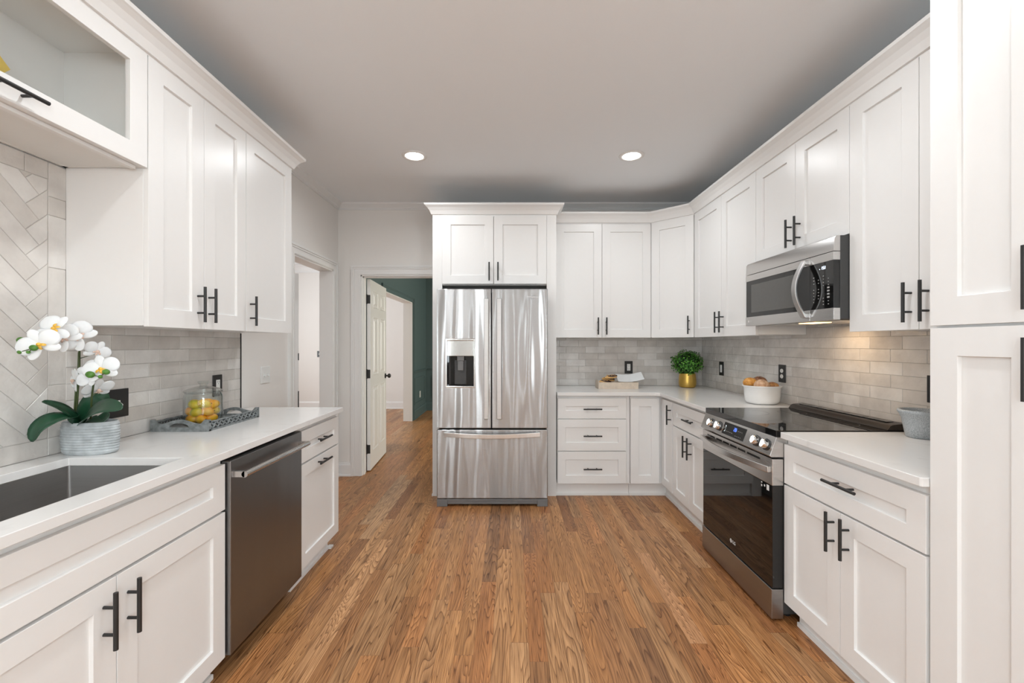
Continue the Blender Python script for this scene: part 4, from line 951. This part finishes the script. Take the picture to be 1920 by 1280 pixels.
# ================================================================ small things
# ---- orchid
def orchid():
    t = thing('potted_orchid', 'white orchid with dark green leaves in a grey ribbed oval pot', 'plant', (-1.622, 1.700, 0.914))
    L0 = Vector(t.location)
    def P(px, py, Y): return Q(px, py, Y)-L0
    POT = plain('ribbed_grey_pot', (0.47, 0.50, 0.51), 0.85, bump=0.001, bscale=28, var=0.22)
    bm = BM(); prof = [(0, 0.0), (0.088, 0.0), (0.097, 0.006)]
    nr = 11
    for k in range(nr):
        z = 0.010+k*0.0098; r = 0.0985+0.004*math.sin(PI*min(1, k/nr))
        prof += [(r, z), (r+0.0025, z+0.004), (r-0.0012, z+0.0088)]
    prof += [(0.0985, 0.120), (0.095, 0.123), (0.090, 0.118), (0.088, 0.10), (0, 0.10)]
    lathe(bm, prof, (0, 0, 0), 48, 1, 0.56); obj('pot', bm, POT, t, smooth='auto', label='grey ribbed oval stoneware pot')
    bm = BM(); ellipsoid(bm, (0, 0, 0.10), (0.086, 0.048, 0.014), u=24, v=12); obj('moss', bm, plain('dark_moss', (0.05, 0.05, 0.04), 0.9, bump=0.01, bscale=90, var=0.4), t, smooth=True)
    STEMM = plain('orchid_stem_green', (0.06, 0.085, 0.025), 0.5, var=0.2)
    stems = [[P(143, 785, 1.70), P(146, 735, 1.70), P(149, 690, 1.69), P(149, 655, 1.67), P(144, 638, 1.62), P(130, 632, 1.55), P(105, 640, 1.48), P(80, 652, 1.43), P(50, 658, 1.40)],
             [P(139, 785, 1.70), P(142, 735, 1.70), P(147, 690, 1.70), P(148, 660, 1.70)],
             [P(170, 785, 1.69), P(172, 745, 1.67), P(176, 715, 1.63), P(185, 700, 1.58), P(200, 698, 1.55)],
             [P(149, 672, 1.68), P(162, 668, 1.66), P(176, 664, 1.64)], [P(172, 730, 1.66), P(160, 724, 1.64), P(142, 712, 1.62)], [P(174, 740, 1.66), P(182, 735, 1.68)]]
    for s_ in stems:
        bm = BM(); tube(bm, s_, [0.0032]*len(s_) if len(s_) > 3 else [0.0018]*len(s_), 8); obj('stem', bm, STEMM, t, smooth=True)
    PET = plain('orchid_petal', (0.84, 0.84, 0.83), 0.55, var=0.02, bump=0.0006, bscale=60)
    PET.node_tree.nodes['Principled BSDF'].inputs['Subsurface Weight'].default_value = 0.15
    LIP = plain('orchid_lip', (0.80, 0.45, 0.06), 0.5, var=0.3, bscale=120); LIPP = plain('orchid_lip_pink', (0.72, 0.52, 0.42), 0.5, var=0.3, bscale=120)
    def petal(bm, c, rot, ln, wd, a, back=0.15, cup=0.25):
        n, m_ = 12, 8; g = []
        for i in range(n+1):
            s = (1-math.cos(PI*i/n))/2; ww = wd*math.sqrt(max(0.0002, 1-(2*(0.01+0.99*s)**1.12-1)**2))
            row = []
            for j in range(m_+1):
                q = (j/m_-0.5)*2; x = q*ww/2; y = 0.002+s*ln
                z = -cup*(q*q)*ww*0.35+back*math.sin(PI*s)*ln*0.5
                p = Vector((x, y, z)); p = Matrix.Rotation(a, 3, 'Z') @ p
                row.append(bm.verts.new(c+rot @ p))
            g.append(row)
        for i in range(n):
            for j in range(m_): bm.faces.new((g[i][j], g[i][j+1], g[i+1][j+1], g[i+1][j]))
    def flower(px, py, Y, face, sz=0.05, roll=0.0, lip=LIP):
        sz *= 0.88
        c = P(px, py, Y); f = Vector(face).normalized(); q = f.to_track_quat('Z', 'Y').to_matrix() @ Matrix.Rotation(roll, 3, 'Z')
        bm = BM()
        for a, l_, wd in ((0, 1.0, 0.62), (2.25, 0.95, 0.58), (-2.25, 0.95, 0.58)): petal(bm, c-f*0.002, q, sz*l_, sz*wd, a)
        for a in (1.25, -1.25): petal(bm, c, q, sz*1.05, sz*1.12, a, 0.2)
        fl_ = obj('flower', bm, PET, t, smooth=True, label='white orchid bloom'); m_ = fl_.modifiers.new('s', 'SOLIDIFY'); m_.thickness = 0.0006
        bm = BM(); ellipsoid(bm, c+f*0.006, (0.006, 0.006, 0.006), u=10, v=8)
        for a in (PI, PI+1.0, PI-1.0): petal(bm, c+f*0.006, q, sz*0.32, sz*0.16, a, 0.5)
        obj('lip', bm, lip, fl_, smooth=True)
    flower(74, 646, 1.40, (0.45, -1, 0.15), 0.060, 0.5)
    flower(102, 617, 1.45, (0.25, -1, 0.5), 0.060, 1.9)
    flower(120, 634, 1.50, (0.5, -1, 0.3), 0.055, 0.9, LIPP)
    flower(146, 630, 1.56, (0.75, -1, 0.35), 0.062, 1.0, LIPP)
    flower(182, 659, 1.64, (1.0, -0.5, 0.0), 0.045, -0.5, LIPP)
    flower(190, 692, 1.55, (0.35, -1, 0.30), 0.058, 0.3)
    flower(168, 700, 1.56, (0.1, -1, 0.25), 0.052, 1.2, LIPP)
    flower(140, 713, 1.60, (-0.6, -1, -0.1), 0.050, 0.6, LIPP)
    flower(184, 730, 1.68, (0.6, -0.2, -0.5), 0.055, 0.2, LIPP)
    BUD = plain('orchid_bud', (0.07, 0.20, 0.025), 0.4, var=0.35)
    for (px, py, Y, r) in ((40, 638, 1.40, 0.0105), (63, 652, 1.38, 0.0095), (37, 660, 1.38, 0.006), (53, 660, 1.38, 0.005), (169, 702, 1.52, 0.0115), (199, 697, 1.52, 0.0095), (188, 706, 1.52, 0.006)):
        bm = BM(); ellipsoid(bm, P(px, py, Y), (r*1.25, r, r), (0, 0.3, 0)); obj('bud', bm, BUD, t, smooth=True, label='green orchid bud')
    for a, b_ in (((63, 652), (37, 660)), ((63, 652), (53, 660)), ((169, 702), (188, 706)), ((188, 706), (199, 697))):
        bm = BM(); tube(bm, [P(*a, 1.38 if a[0] < 100 else 1.53), P(*b_, 1.38 if a[0] < 100 else 1.53)], 0.0014, 6); obj('stem', bm, STEMM, t)
    LEAF = plain('orchid_leaf', (0.012, 0.060, 0.028), 0.32, var=0.25, bscale=12)
    LEAF2 = LEAF
    def leaf(ctrl, wd, twist=(0, 0, 1)):
        pts = []; n = 14
        for i in range(n+1):
            s = i/n*(len(ctrl)-1); k = min(int(s), len(ctrl)-2); f = s-k
            p0_, p1_, p2_, p3_ = ctrl[max(k-1, 0)], ctrl[k], ctrl[k+1], ctrl[min(k+2, len(ctrl)-1)]
            pts.append(0.5*((2*p1_)+(-p0_+p2_)*f+(2*p0_-5*p1_+4*p2_-p3_)*f*f+(-p0_+3*p1_-3*p2_+p3_)*f**3))
        bm = BM(); g = []; up = Vector(twist).normalized()
        for i, p in enumerate(pts):
            tg = (pts[min(i+1, n)]-pts[max(i-1, 0)]).normalized(); sd = tg.cross(up).normalized(); nn = sd.cross(tg)
            s = i/n; w_ = wd*(0.30+0.70*math.sin(PI*min(1, s*0.92+0.04)) if s < 0.5 else max(0.02, math.sin(PI*(0.5+(s-0.5)*0.98))**0.6))
            g.append([bm.verts.new(p+sd*w_*q/2+nn*abs(q)*w_*0.16) for q in (-1, -0.5, 0, 0.5, 1)])
        for i in range(n):
            for j in range(4): bm.faces.new((g[i][j], g[i][j+1], g[i+1][j+1], g[i+1][j]))
        o_ = obj('leaf', bm, LEAF, t, smooth=True, label='dark green strap leaf'); m_ = o_.modifiers.new('s', 'SOLIDIFY'); m_.thickness = 0.0018
    leaf([P(150, 795, 1.70), P(130, 775, 1.66), P(105, 762, 1.62), P(79, 753, 1.58)], 0.050, (0.3, -0.5, 0.8))
    leaf([P(150, 797, 1.69), P(125, 782, 1.63), P(95, 788, 1.58), P(70, 805, 1.55), P(60, 828, 1.54)], 0.062, (0.1, -0.9, 0.5))
    leaf([P(148, 796, 1.70), P(165, 765, 1.69), P(185, 748, 1.70), P(203, 752, 1.73)], 0.075, (0.2, -0.9, 0.5))
    leaf([P(150, 797, 1.69), P(168, 778, 1.62), P(198, 763, 1.58), P(229, 766, 1.56)], 0.068, (0.0, -0.75, 0.65))
    leaf([P(155, 797, 1.71), P(175, 790, 1.72), P(192, 786, 1.74), P(201, 772, 1.76)], 0.050, (0.2, -0.6, 0.8))
    leaf([P(151, 797, 1.69), P(140, 785, 1.64), P(122, 784, 1.60)], 0.035, (0.1, -0.8, 0.6))
orchid()

# ---- tray
def tray():
    t = thing('serving_tray', 'grey carved wooden tray with cutout handles under the fruit jar', 'tray', (-1.583, 2.317, 0.914))
    TR = plain('weathered_grey_wood', (0.20, 0.215, 0.215), 0.7, bump=0.002, bscale=50, var=0.35)
    hx, hy = 0.138, 0.215
    bm = BM(); box(bm, -hx+0.004, hx-0.004, -hy+0.004, hy-0.004, 0.003, 0.010); obj('base', bm, TR, t)
    def top(s):
        d = abs(s)
        if d > 0.86: return 0.057
        if d > 0.70: return 0.057-0.020*math.sin((0.86-d)/0.16*PI/2)
        return 0.037+0.020*(math.cos(d/0.70*PI)*0.5+0.5)
    def hole(s):
        d = abs(s)/0.34
        return None if d >= 1 else (0.020, 0.020+0.020*math.sqrt(max(0, 1-d**2.5)))
    for sg in (-1, 1):
        bm = BM(); n = 60; y0, y1 = sg*hy, sg*(hy-0.011)
        for i in range(n):
            s0, s1 = -1+2*i/n, -1+2*(i+1)/n
            h0, h1 = hole((s0+s1)/2), hole((s0+s1)/2)
            a, b_ = s0*hx, s1*hx
            def pr(zl0, zl1, zh0, zh1):
                v = [bm.verts.new(p) for p in ((a, y0, zl0), (b_, y0, zl1), (b_, y0, zh1), (a, y0, zh0), (a, y1, zl0), (b_, y1, zl1), (b_, y1, zh1), (a, y1, zh0))]
                for f in ((0, 1, 2, 3), (7, 6, 5, 4), (0, 4, 5, 1), (3, 2, 6, 7), (0, 3, 7, 4), (1, 5, 6, 2)): bm.faces.new([v[k] for k in f])
            if h0 is None: pr(0, 0, top(s0), top(s1))
            else:
                A = hole(s0) or (0.020, 0.020); B = hole(s1) or (0.020, 0.020)
                pr(0, 0, 0.020, 0.020); pr(A[1], B[1], top(s0), top(s1))
        bmesh.ops.remove_doubles(bm, verts=bm.verts[:], dist=1e-5)
        obj('end_handle', bm, TR, t, label='end board with cutout handle')
    for sg in (-1, 1):
        bm = BM(); x0, x1 = (hx-0.010, hx) if sg > 0 else (-hx, -hx+0.010)
        box(bm, x0, x1, -hy+0.011, hy-0.011, 0.0, 0.009)
        n = 40
        for i in range(n):   # wavy top rail
            a, b_ = -hy+0.011+(2*hy-0.022)*i/n, -hy+0.011+(2*hy-0.022)*(i+1)/n
            w0 = 0.045+0.003*abs(math.sin(a*42)); box(bm, x0, x1, a, b_, w0-0.006, w0)
        xm = (x0+x1)/2
        for k in range(22):
            yy = -hy+0.024+k*(2*hy-0.048)/21
            for zz, an in ((0.018, 0.75), (0.032, -0.75)):
                ellipsoid(bm, (xm, yy+(0.005 if an > 0 else -0.004), zz), (0.0055, 0.0125, 0.0042), (an if k % 2 else -an, 0, 0), 10, 6)
        for q in (-1, 1): box(bm, x0, x1, q*(hy-0.016)-0.006, q*(hy-0.016)+0.006, 0, 0.056)
        obj('carved_side', bm, TR, t, label='openwork side carved with leaves')
        if sg < 0 or True:
            bm = BM(); xx = x0+0.001 if sg > 0 else x1-0.002; box(bm, xx, xx+0.001, -hy+0.012, hy-0.012, 0.004, 0.042); obj('backing', bm, plain('tray_shadow_wood', (0.07, 0.075, 0.075), 0.8), t)  # dark sheet painting the shade in the carved gaps
tray()
# ---- jar
t = thing('glass_jar', 'clear glass cookie jar with lid, full of mangoes, standing in the tray', 'jar', (-1.578, 2.262, 0.9242))
r = 0.086
bm = BM(); lathe(bm, [(0, 0), (r*0.90, 0), (r*0.98, 0.006), (r, 0.016), (r, 0.138), (r*0.975, 0.150), (r*0.93, 0.156), (r*0.93, 0.162), (r*0.95, 0.164), (r*0.95-0.0025, 0.164), (r*0.91, 0.156), (r*0.955, 0.149), (r-0.003, 0.138), (r-0.003, 0.018), (r*0.93, 0.008), (0, 0.006)], (0, 0, 0), 48)
obj('jar_body', bm, JARG, t, smooth='auto', label='clear glass body')
bm = BM(); lathe(bm, [(0, 0.158), (r*0.90, 0.158), (r*0.93, 0.1645), (r*1.0, 0.166), (r*1.0, 0.170), (r*0.80, 0.180), (r*0.45, 0.190), (0.018, 0.194), (0.015, 0.200), (0.022, 0.207), (0.026, 0.214), (0.024, 0.219), (0, 0.221)], (0, 0, 0), 48)
obj('lid', bm, JARG, t, smooth='auto', label='domed glass lid with knob')
def mango_mat(n_, c1, c2, c3):
    m, nt, b = newmat(n_); tc = N(nt, 'ShaderNodeTexCoord'); no = N(nt, 'ShaderNodeTexNoise', i_Scale=14.0, i_Detail=2.0); nt.links.new(tc.outputs['Object'], no.inputs['Vector'])
    r_ = ramp(nt, [(0.3, c1), (0.5, c2), (0.7, c3)]); nt.links.new(no.outputs['Fac'], r_.inputs[0]); nt.links.new(r_.outputs[0], b.inputs['Base Color']); b.inputs['Roughness'].default_value = 0.28; return m
MY = mango_mat('yellow_fruit_skin', (0.80, 0.42, 0.02), (0.85, 0.50, 0.02), (0.70, 0.52, 0.03))
MO = mango_mat('orange_fruit_skin', (0.80, 0.27, 0.01), (0.85, 0.36, 0.015), (0.85, 0.48, 0.02))
MG = mango_mat('green_fruit_skin', (0.35, 0.33, 0.02), (0.55, 0.46, 0.02), (0.75, 0.50, 0.02))
fr = [(-0.035, -0.045, 0.030, MO, 0.3, 'orange'), (0.022, -0.048, 0.030, MO, -0.2, 'orange'), (0.055, -0.010, 0.032, MO, 1.2, 'orange'), (-0.045, 0.025, 0.030, MY, 0.8, 'yellow'), (0.015, 0.035, 0.030, MY, 2.0, 'yellow'),
      (-0.048, -0.030, 0.066, MO, 0.9, 'orange'), (-0.002, -0.052, 0.066, MG, 0.35, 'green'), (0.046, -0.032, 0.068, MO, 0.5, 'orange'), (0.04, 0.035, 0.066, MY, 1.4, 'yellow'), (-0.02, 0.04, 0.066, MO, 0.2, 'orange'),
      (-0.045, -0.015, 0.104, MY, 1.4, 'yellow'), (-0.018, -0.048, 0.103, MG, 0.1, 'green'), (0.034, -0.040, 0.106, MY, 0.5, 'yellow'), (0.052, 0.012, 0.100, MO, 1.3, 'orange'), (0.0, 0.030, 0.104, MO, 0.6, 'orange')]
POSW = ['at the bottom', 'in the middle layer', 'on the top layer']
DESC = ['bottom left front', 'bottom centre front', 'bottom right', 'bottom left back, hidden', 'bottom back, hidden', 'middle left', 'middle front centre', 'middle right front', 'middle right back, hidden', 'middle back, hidden', 'top left', 'top front left of centre', 'top front right of centre', 'top right', 'top back']
TIPM = plain('dark_stem_scar', (0.03, 0.02, 0.01), 0.7)
for (x, y, z, m_, a, cn), ds in zip(fr, DESC):
    t = thing('mango', 'small %s mango in the glass jar, %s of the pile' % (cn, ds), 'fruit', (-1.578+x*0.86, 2.262+y*0.86, 0.9242+z), a, 'mangoes in the jar')
    bm = BM(); ellipsoid(bm, (0, 0, 0), (0.031, 0.0225, 0.0225), (0, random.uniform(-0.4, 0.4), 0), 20, 14, fn=lambda p: Vector((p.x, p.y*(1+0.12*p.x), p.z*(1-0.10*p.x)))); fr_ = obj('flesh', bm, m_, t, smooth=True)
    bm = BM(); ellipsoid(bm, (0.030, -0.004, 0.002), (0.0022, 0.0025, 0.0025), u=8, v=6); obj('stem_scar', bm, TIPM, t, smooth=True)

# ---- bread bowl
t = thing('bread_bowl', 'white enamel bowl holding bread rolls on the corner counter', 'bowl', (1.782, 3.115, 0.914), 0.5)
WB = plain('white_enamel', (0.82, 0.82, 0.81), 0.25, var=0.01)
bm = BM(); lathe(bm, [(0, 0.0), (0.088, 0.0), (0.104, 0.006), (0.114, 0.022), (0.119, 0.06), (0.122, 0.112), (0.131, 0.122), (0.134, 0.127), (0.130, 0.129), (0.119, 0.122), (0.115, 0.06), (0.108, 0.022), (0.09, 0.008), (0, 0.008)], (0, 0, 0), 56, 1.03, 0.92); obj('bowl_shell', bm, WB, t, smooth=True)
def bread(nm, label, loc, r_, col, dark, rz=0, seeds=False, score=False):
    t = thing(nm, label, 'bread', loc, rz, 'bread rolls in the white bowl')
    m_, nt, b = newmat(nm+'_crust'); tc = N(nt, 'ShaderNodeTexCoord'); no = N(nt, 'ShaderNodeTexNoise', i_Scale=35.0, i_Detail=6.0); nt.links.new(tc.outputs['Object'], no.inputs['Vector'])
    rr_ = ramp(nt, [(0.38, dark), (0.6, col)]); nt.links.new(no.outputs['Fac'], rr_.inputs[0]); nt.links.new(rr_.outputs[0], b.inputs['Base Color']); b.inputs['Roughness'].default_value = 0.55
    bp = N(nt, 'ShaderNodeBump', i_Distance=0.004); nt.links.new(no.outputs['Fac'], bp.inputs['Height']); nt.links.new(bp.outputs[0], b.inputs['Normal'])
    bm = BM(); ellipsoid(bm, (0, 0, 0), r_, (0, 0, 0), 24, 16); obj('crust', bm, m_, t, smooth=True)
    bm = BM(); n = 70 if seeds else 30
    for k in range(n):
        a, e = random.uniform(0, 2*PI), random.uniform(0.1, 1.4)
        d = Vector((math.cos(a)*math.cos(e)*r_[0], math.sin(a)*math.cos(e)*r_[1], math.sin(e)*r_[2]))
        ellipsoid(bm, d*1.0, (0.0028, 0.0016, 0.0012), (random.random()*3, random.random()*3, random.random()*3), 6, 4)
    obj('seeds', bm, plain('seed_pale', (0.72, 0.58, 0.42), 0.6), t, label='pale seeds and flakes on the crust')['kind'] = 'stuff'
bread('bread_roll', 'golden bread roll at the left rim of the white bowl', (1.716, 3.150, 0.914+0.142), (0.047, 0.046, 0.038), (0.78, 0.40, 0.09), (0.55, 0.23, 0.04))
bread('bread_roll', 'pale seeded bread roll at the front of the white bowl', (1.748, 3.062, 0.914+0.130), (0.051, 0.047, 0.042), (0.72, 0.50, 0.33), (0.50, 0.28, 0.16), 0.2, True)
bread('bread_roll', 'dark brown bread roll at the back of the white bowl', (1.798, 3.178, 0.914+0.146), (0.052, 0.044, 0.040), (0.36, 0.16, 0.07), (0.18, 0.07, 0.04))
bread('bread_roll', 'brown bread roll at the right side of the white bowl', (1.843, 3.098, 0.914+0.118), (0.044, 0.042, 0.034), (0.55, 0.28, 0.09), (0.32, 0.13, 0.05))

# ---- green plant
def ball_plant():
    t = thing('potted_boxwood', 'round bushy green plant in a gold pot in the back right corner', 'plant', (1.715, 4.262, 0.914))
    GOLD = plain('brushed_gold', (0.62, 0.40, 0.09), 0.33, metal=0.75, var=0.12, bscale=12)
    bm = BM(); lathe(bm, [(0, 0.0), (0.060, 0.0), (0.072, 0.006), (0.079, 0.025), (0.081, 0.055), (0.078, 0.10), (0.074, 0.135), (0.071, 0.135), (0.074, 0.10), (0.074, 0.12), (0, 0.12)], (0, 0, 0), 44); obj('pot', bm, GOLD, t, smooth='auto', label='gold metal pot')
    m_, nt, b = newmat('boxwood_leaf'); g = N(nt, 'ShaderNodeNewGeometry')
    r_ = ramp(nt, [(0.0, (0.016, 0.075, 0.006)), (0.5, (0.045, 0.19, 0.012)), (0.85, (0.10, 0.36, 0.03)), (1.0, (0.22, 0.50, 0.07))]); nt.links.new(g.outputs['Random Per Island'], r_.inputs[0]); nt.links.new(r_.outputs[0], b.inputs['Base Color']); b.inputs['Roughness'].default_value = 0.4
    cc = Vector((0, 0, 0.238)); R = Vector((0.148, 0.148, 0.122))
    bm = BM()
    for k in range(1500):
        z = random.uniform(-0.98, 1); a = random.uniform(0, 2*PI); q = math.sqrt(1-z*z); dirv = Vector((q*math.cos(a), q*math.sin(a), z))
        lump = 1+0.06*math.sin(5*a+3*z)+0.05*math.sin(9*z+2*a)
        rad = random.uniform(0.74, 1.0)*lump
        c = cc+Vector((dirv.x*R.x, dirv.y*R.y, dirv.z*R.z))*rad
        nn = (dirv+Vector((random.uniform(-.8, .8), random.uniform(-.8, .8), random.uniform(-.3, .9)))).normalized()
        u_, v_ = frame_basis(nn); an = random.uniform(0, 2*PI); u2 = u_*math.cos(an)+v_*math.sin(an); v2 = nn.cross(u2); l_ = random.uniform(0.007, 0.012)
        ps = [(0, -1, 0), (0.55, -0.45, 0.12), (0.6, 0.3, 0.12), (0, 0.9, -0.05), (-0.6, 0.3, 0.12), (-0.55, -0.45, 0.12)]
        vs = [bm.verts.new(c+u2*p[0]*l_+v2*p[1]*l_+nn*p[2]*l_) for p in ps]; mid = bm.verts.new(c)
        for i in range(6): bm.faces.new((mid, vs[i], vs[(i+1) % 6]))
    # keep the leaves clear of the tiled walls
    for v in bm.verts: v.co.y = min(v.co.y, 0.178); v.co.x = min(v.co.x, 0.215)
    obj('foliage', bm, m_, t, smooth=False)['kind'] = 'stuff'
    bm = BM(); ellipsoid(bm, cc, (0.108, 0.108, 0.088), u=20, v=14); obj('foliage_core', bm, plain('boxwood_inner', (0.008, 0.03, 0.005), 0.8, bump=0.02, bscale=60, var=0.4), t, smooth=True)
ball_plant()

# ---- wooden box, pastries, booklet
t = thing('wooden_box', 'small pale wooden box of pastries on the back counter', 'box', (1.007, 4.175, 0.914))
PINE = plain('pale_wood', (0.66, 0.55, 0.44), 0.6, bump=0.001, bscale=30, var=0.10)
w2, d2, hb = 0.186, 0.078, 0.062
bm = BM(); box(bm, -w2, w2, -d2, -d2+0.012, 0, hb); obj('front_panel', bm, PINE, t, bevel=0.001)
bm = BM(); box(bm, -w2, w2, d2-0.012, d2, 0, hb); obj('back_panel', bm, PINE, t, bevel=0.001)
for sg in (-1, 1):
    bm = BM(); a = sg*w2; box(bm, min(a, a-sg*0.010), max(a, a-sg*0.010), -d2+0.012, d2-0.012, 0, hb+(0.014 if sg < 0 else 0)); obj('side_panel', bm, PINE, t, bevel=0.001)
bm = BM(); box(bm, -w2+0.01, w2-0.01, -d2+0.012, d2-0.012, 0.002, 0.010); obj('bottom_panel', bm, PINE, t)
PAS = plain('golden_pastry', (0.78, 0.47, 0.18), 0.6, bump=0.006, bscale=60, var=0.25); CHO = plain('dark_chocolate', (0.035, 0.012, 0.008), 0.35, var=0.2)
for k, (x, y, z, rz, ds) in enumerate(((-0.115, -0.030, 0.060, 0.1, 'lowest front'), (-0.075, 0.018, 0.082, -0.25, 'rear'), (-0.060, -0.026, 0.108, 0.05, 'topmost'))):
    p = thing('pastry', 'golden pastry striped with dark chocolate in the wooden box, %s one' % ds, 'pastry', (1.007+x, 4.175+y, 0.914+z), rz, 'chocolate pastries in the wooden box')
    bm = BM(); ellipsoid(bm, (0, 0, 0), (0.062, 0.030, 0.018), (0, -0.12 if k == 2 else 0.1, 0), 20, 12, fn=lambda q: Vector((q.x, q.y, q.z*(1+0.15*math.sin(q.x*9))))); obj('crust', bm, PAS, p, smooth=True)
    bm = BM(); ellipsoid(bm, (0.006, 0.001, 0.0065), (0.057, 0.0315, 0.0150), (0, -0.12 if k == 2 else 0.1, 0), 20, 12); obj('chocolate_glaze', bm, CHO, p, smooth=True)
    bm = BM()
    for j in range(12): ellipsoid(bm, (random.uniform(-0.045, 0.045), random.uniform(-0.026, -0.004), 0.016+random.uniform(0, 0.004)), (0.006, 0.004, 0.003), (random.random(), random.random(), random.random()*3), 8, 5)
    obj('nut_pieces', bm, PAS, p, smooth=True)['kind'] = 'stuff'
# folded card rising out of the box
bm = BM(); pts = [(0.0, 0.070), (0.06, 0.066), (0.12, 0.066), (0.17, 0.074), (0.245, 0.092)]
for i in range(4):
    (xa, za), (xb, zb__) = pts[i], pts[i+1]
    v = [bm.verts.new(p) for p in ((xa, -0.05+0.0*i, za), (xb, -0.05, zb__), (xb, 0.06, zb__+0.060), (xa, 0.06, za+0.060), (xa, -0.05, za-0.003), (xb, -0.05, zb__-0.003), (xb, 0.06, zb__+0.057), (xa, 0.06, za+0.057))]
    for f in ((0, 1, 2, 3), (7, 6, 5, 4), (0, 4, 5, 1), (3, 2, 6, 7), (0, 3, 7, 4), (1, 5, 6, 2)): bm.faces.new([v[k] for k in f])
bmesh.ops.remove_doubles(bm, verts=bm.verts[:], dist=1e-5)
PAP = plain('white_card', (0.74, 0.75, 0.75), 0.6, var=0.02)
o_ = obj('folded_card', bm, PAP); o_.location = (1.012, 4.175, 0.914+0.0); tag(o_, 'folded white card leaning out of the wooden box', 'card')

# ---- grey bowl by the pantry
bm = BM(); lathe(bm, [(0, 0), (0.050, 0), (0.056, 0.004), (0.064, 0.05), (0.070, 0.085), (0.078, 0.104), (0.085, 0.114), (0.084, 0.122), (0.078, 0.125), (0.070, 0.122), (0.066, 0.105), (0.060, 0.06), (0.052, 0.012), (0, 0.010)], (0, 0, 0), 44)
m_, nt, b = newmat('speckled_stoneware'); tc = N(nt, 'ShaderNodeTexCoord'); no = N(nt, 'ShaderNodeTexNoise', i_Scale=420.0, i_Detail=3.0); nt.links.new(tc.outputs['Object'], no.inputs['Vector'])
r_ = ramp(nt, [(0.36, (0.27, 0.30, 0.32)), (0.5, (0.40, 0.43, 0.45)), (0.66, (0.60, 0.63, 0.64))]); nt.links.new(no.outputs['Fac'], r_.inputs[0]); nt.links.new(r_.outputs[0], b.inputs['Base Color']); b.inputs['Roughness'].default_value = 0.5
o_ = obj('stoneware_bowl', bm, m_, smooth=True); o_.location = (1.846, 1.975, 0.914); tag(o_, 'speckled grey stoneware bowl beside the pantry', 'bowl')
# ---- brass ornament inside the glass cabinet
bm = BM(); c = Vector((0, 0, 0.10)); tips = [(0, 0.128, 0.05), (0.05, 0, 0.10), (-0.05, 0, 0.10), (0, -0.12, 0.05), (0, 0, -0.10)]
vs = [bm.verts.new(c+Vector(p)) for p in tips]; top_ = bm.verts.new(c+Vector((0, 0, 0.062)))
for a, b_ in ((0, 1), (1, 3), (3, 2), (2, 0)): bm.faces.new((vs[a], vs[b_], vs[4])); bm.faces.new((vs[a], vs[b_], top_))
o_ = obj('brass_ornament', bm, plain('yellow_brass', (0.75, 0.55, 0.12), 0.35, metal=0.5, var=0.05)); o_.location = (-1.56, 1.245, 2.039); tag(o_, 'pointed yellow brass ornament behind the cabinet glass at the left edge', 'ornament')
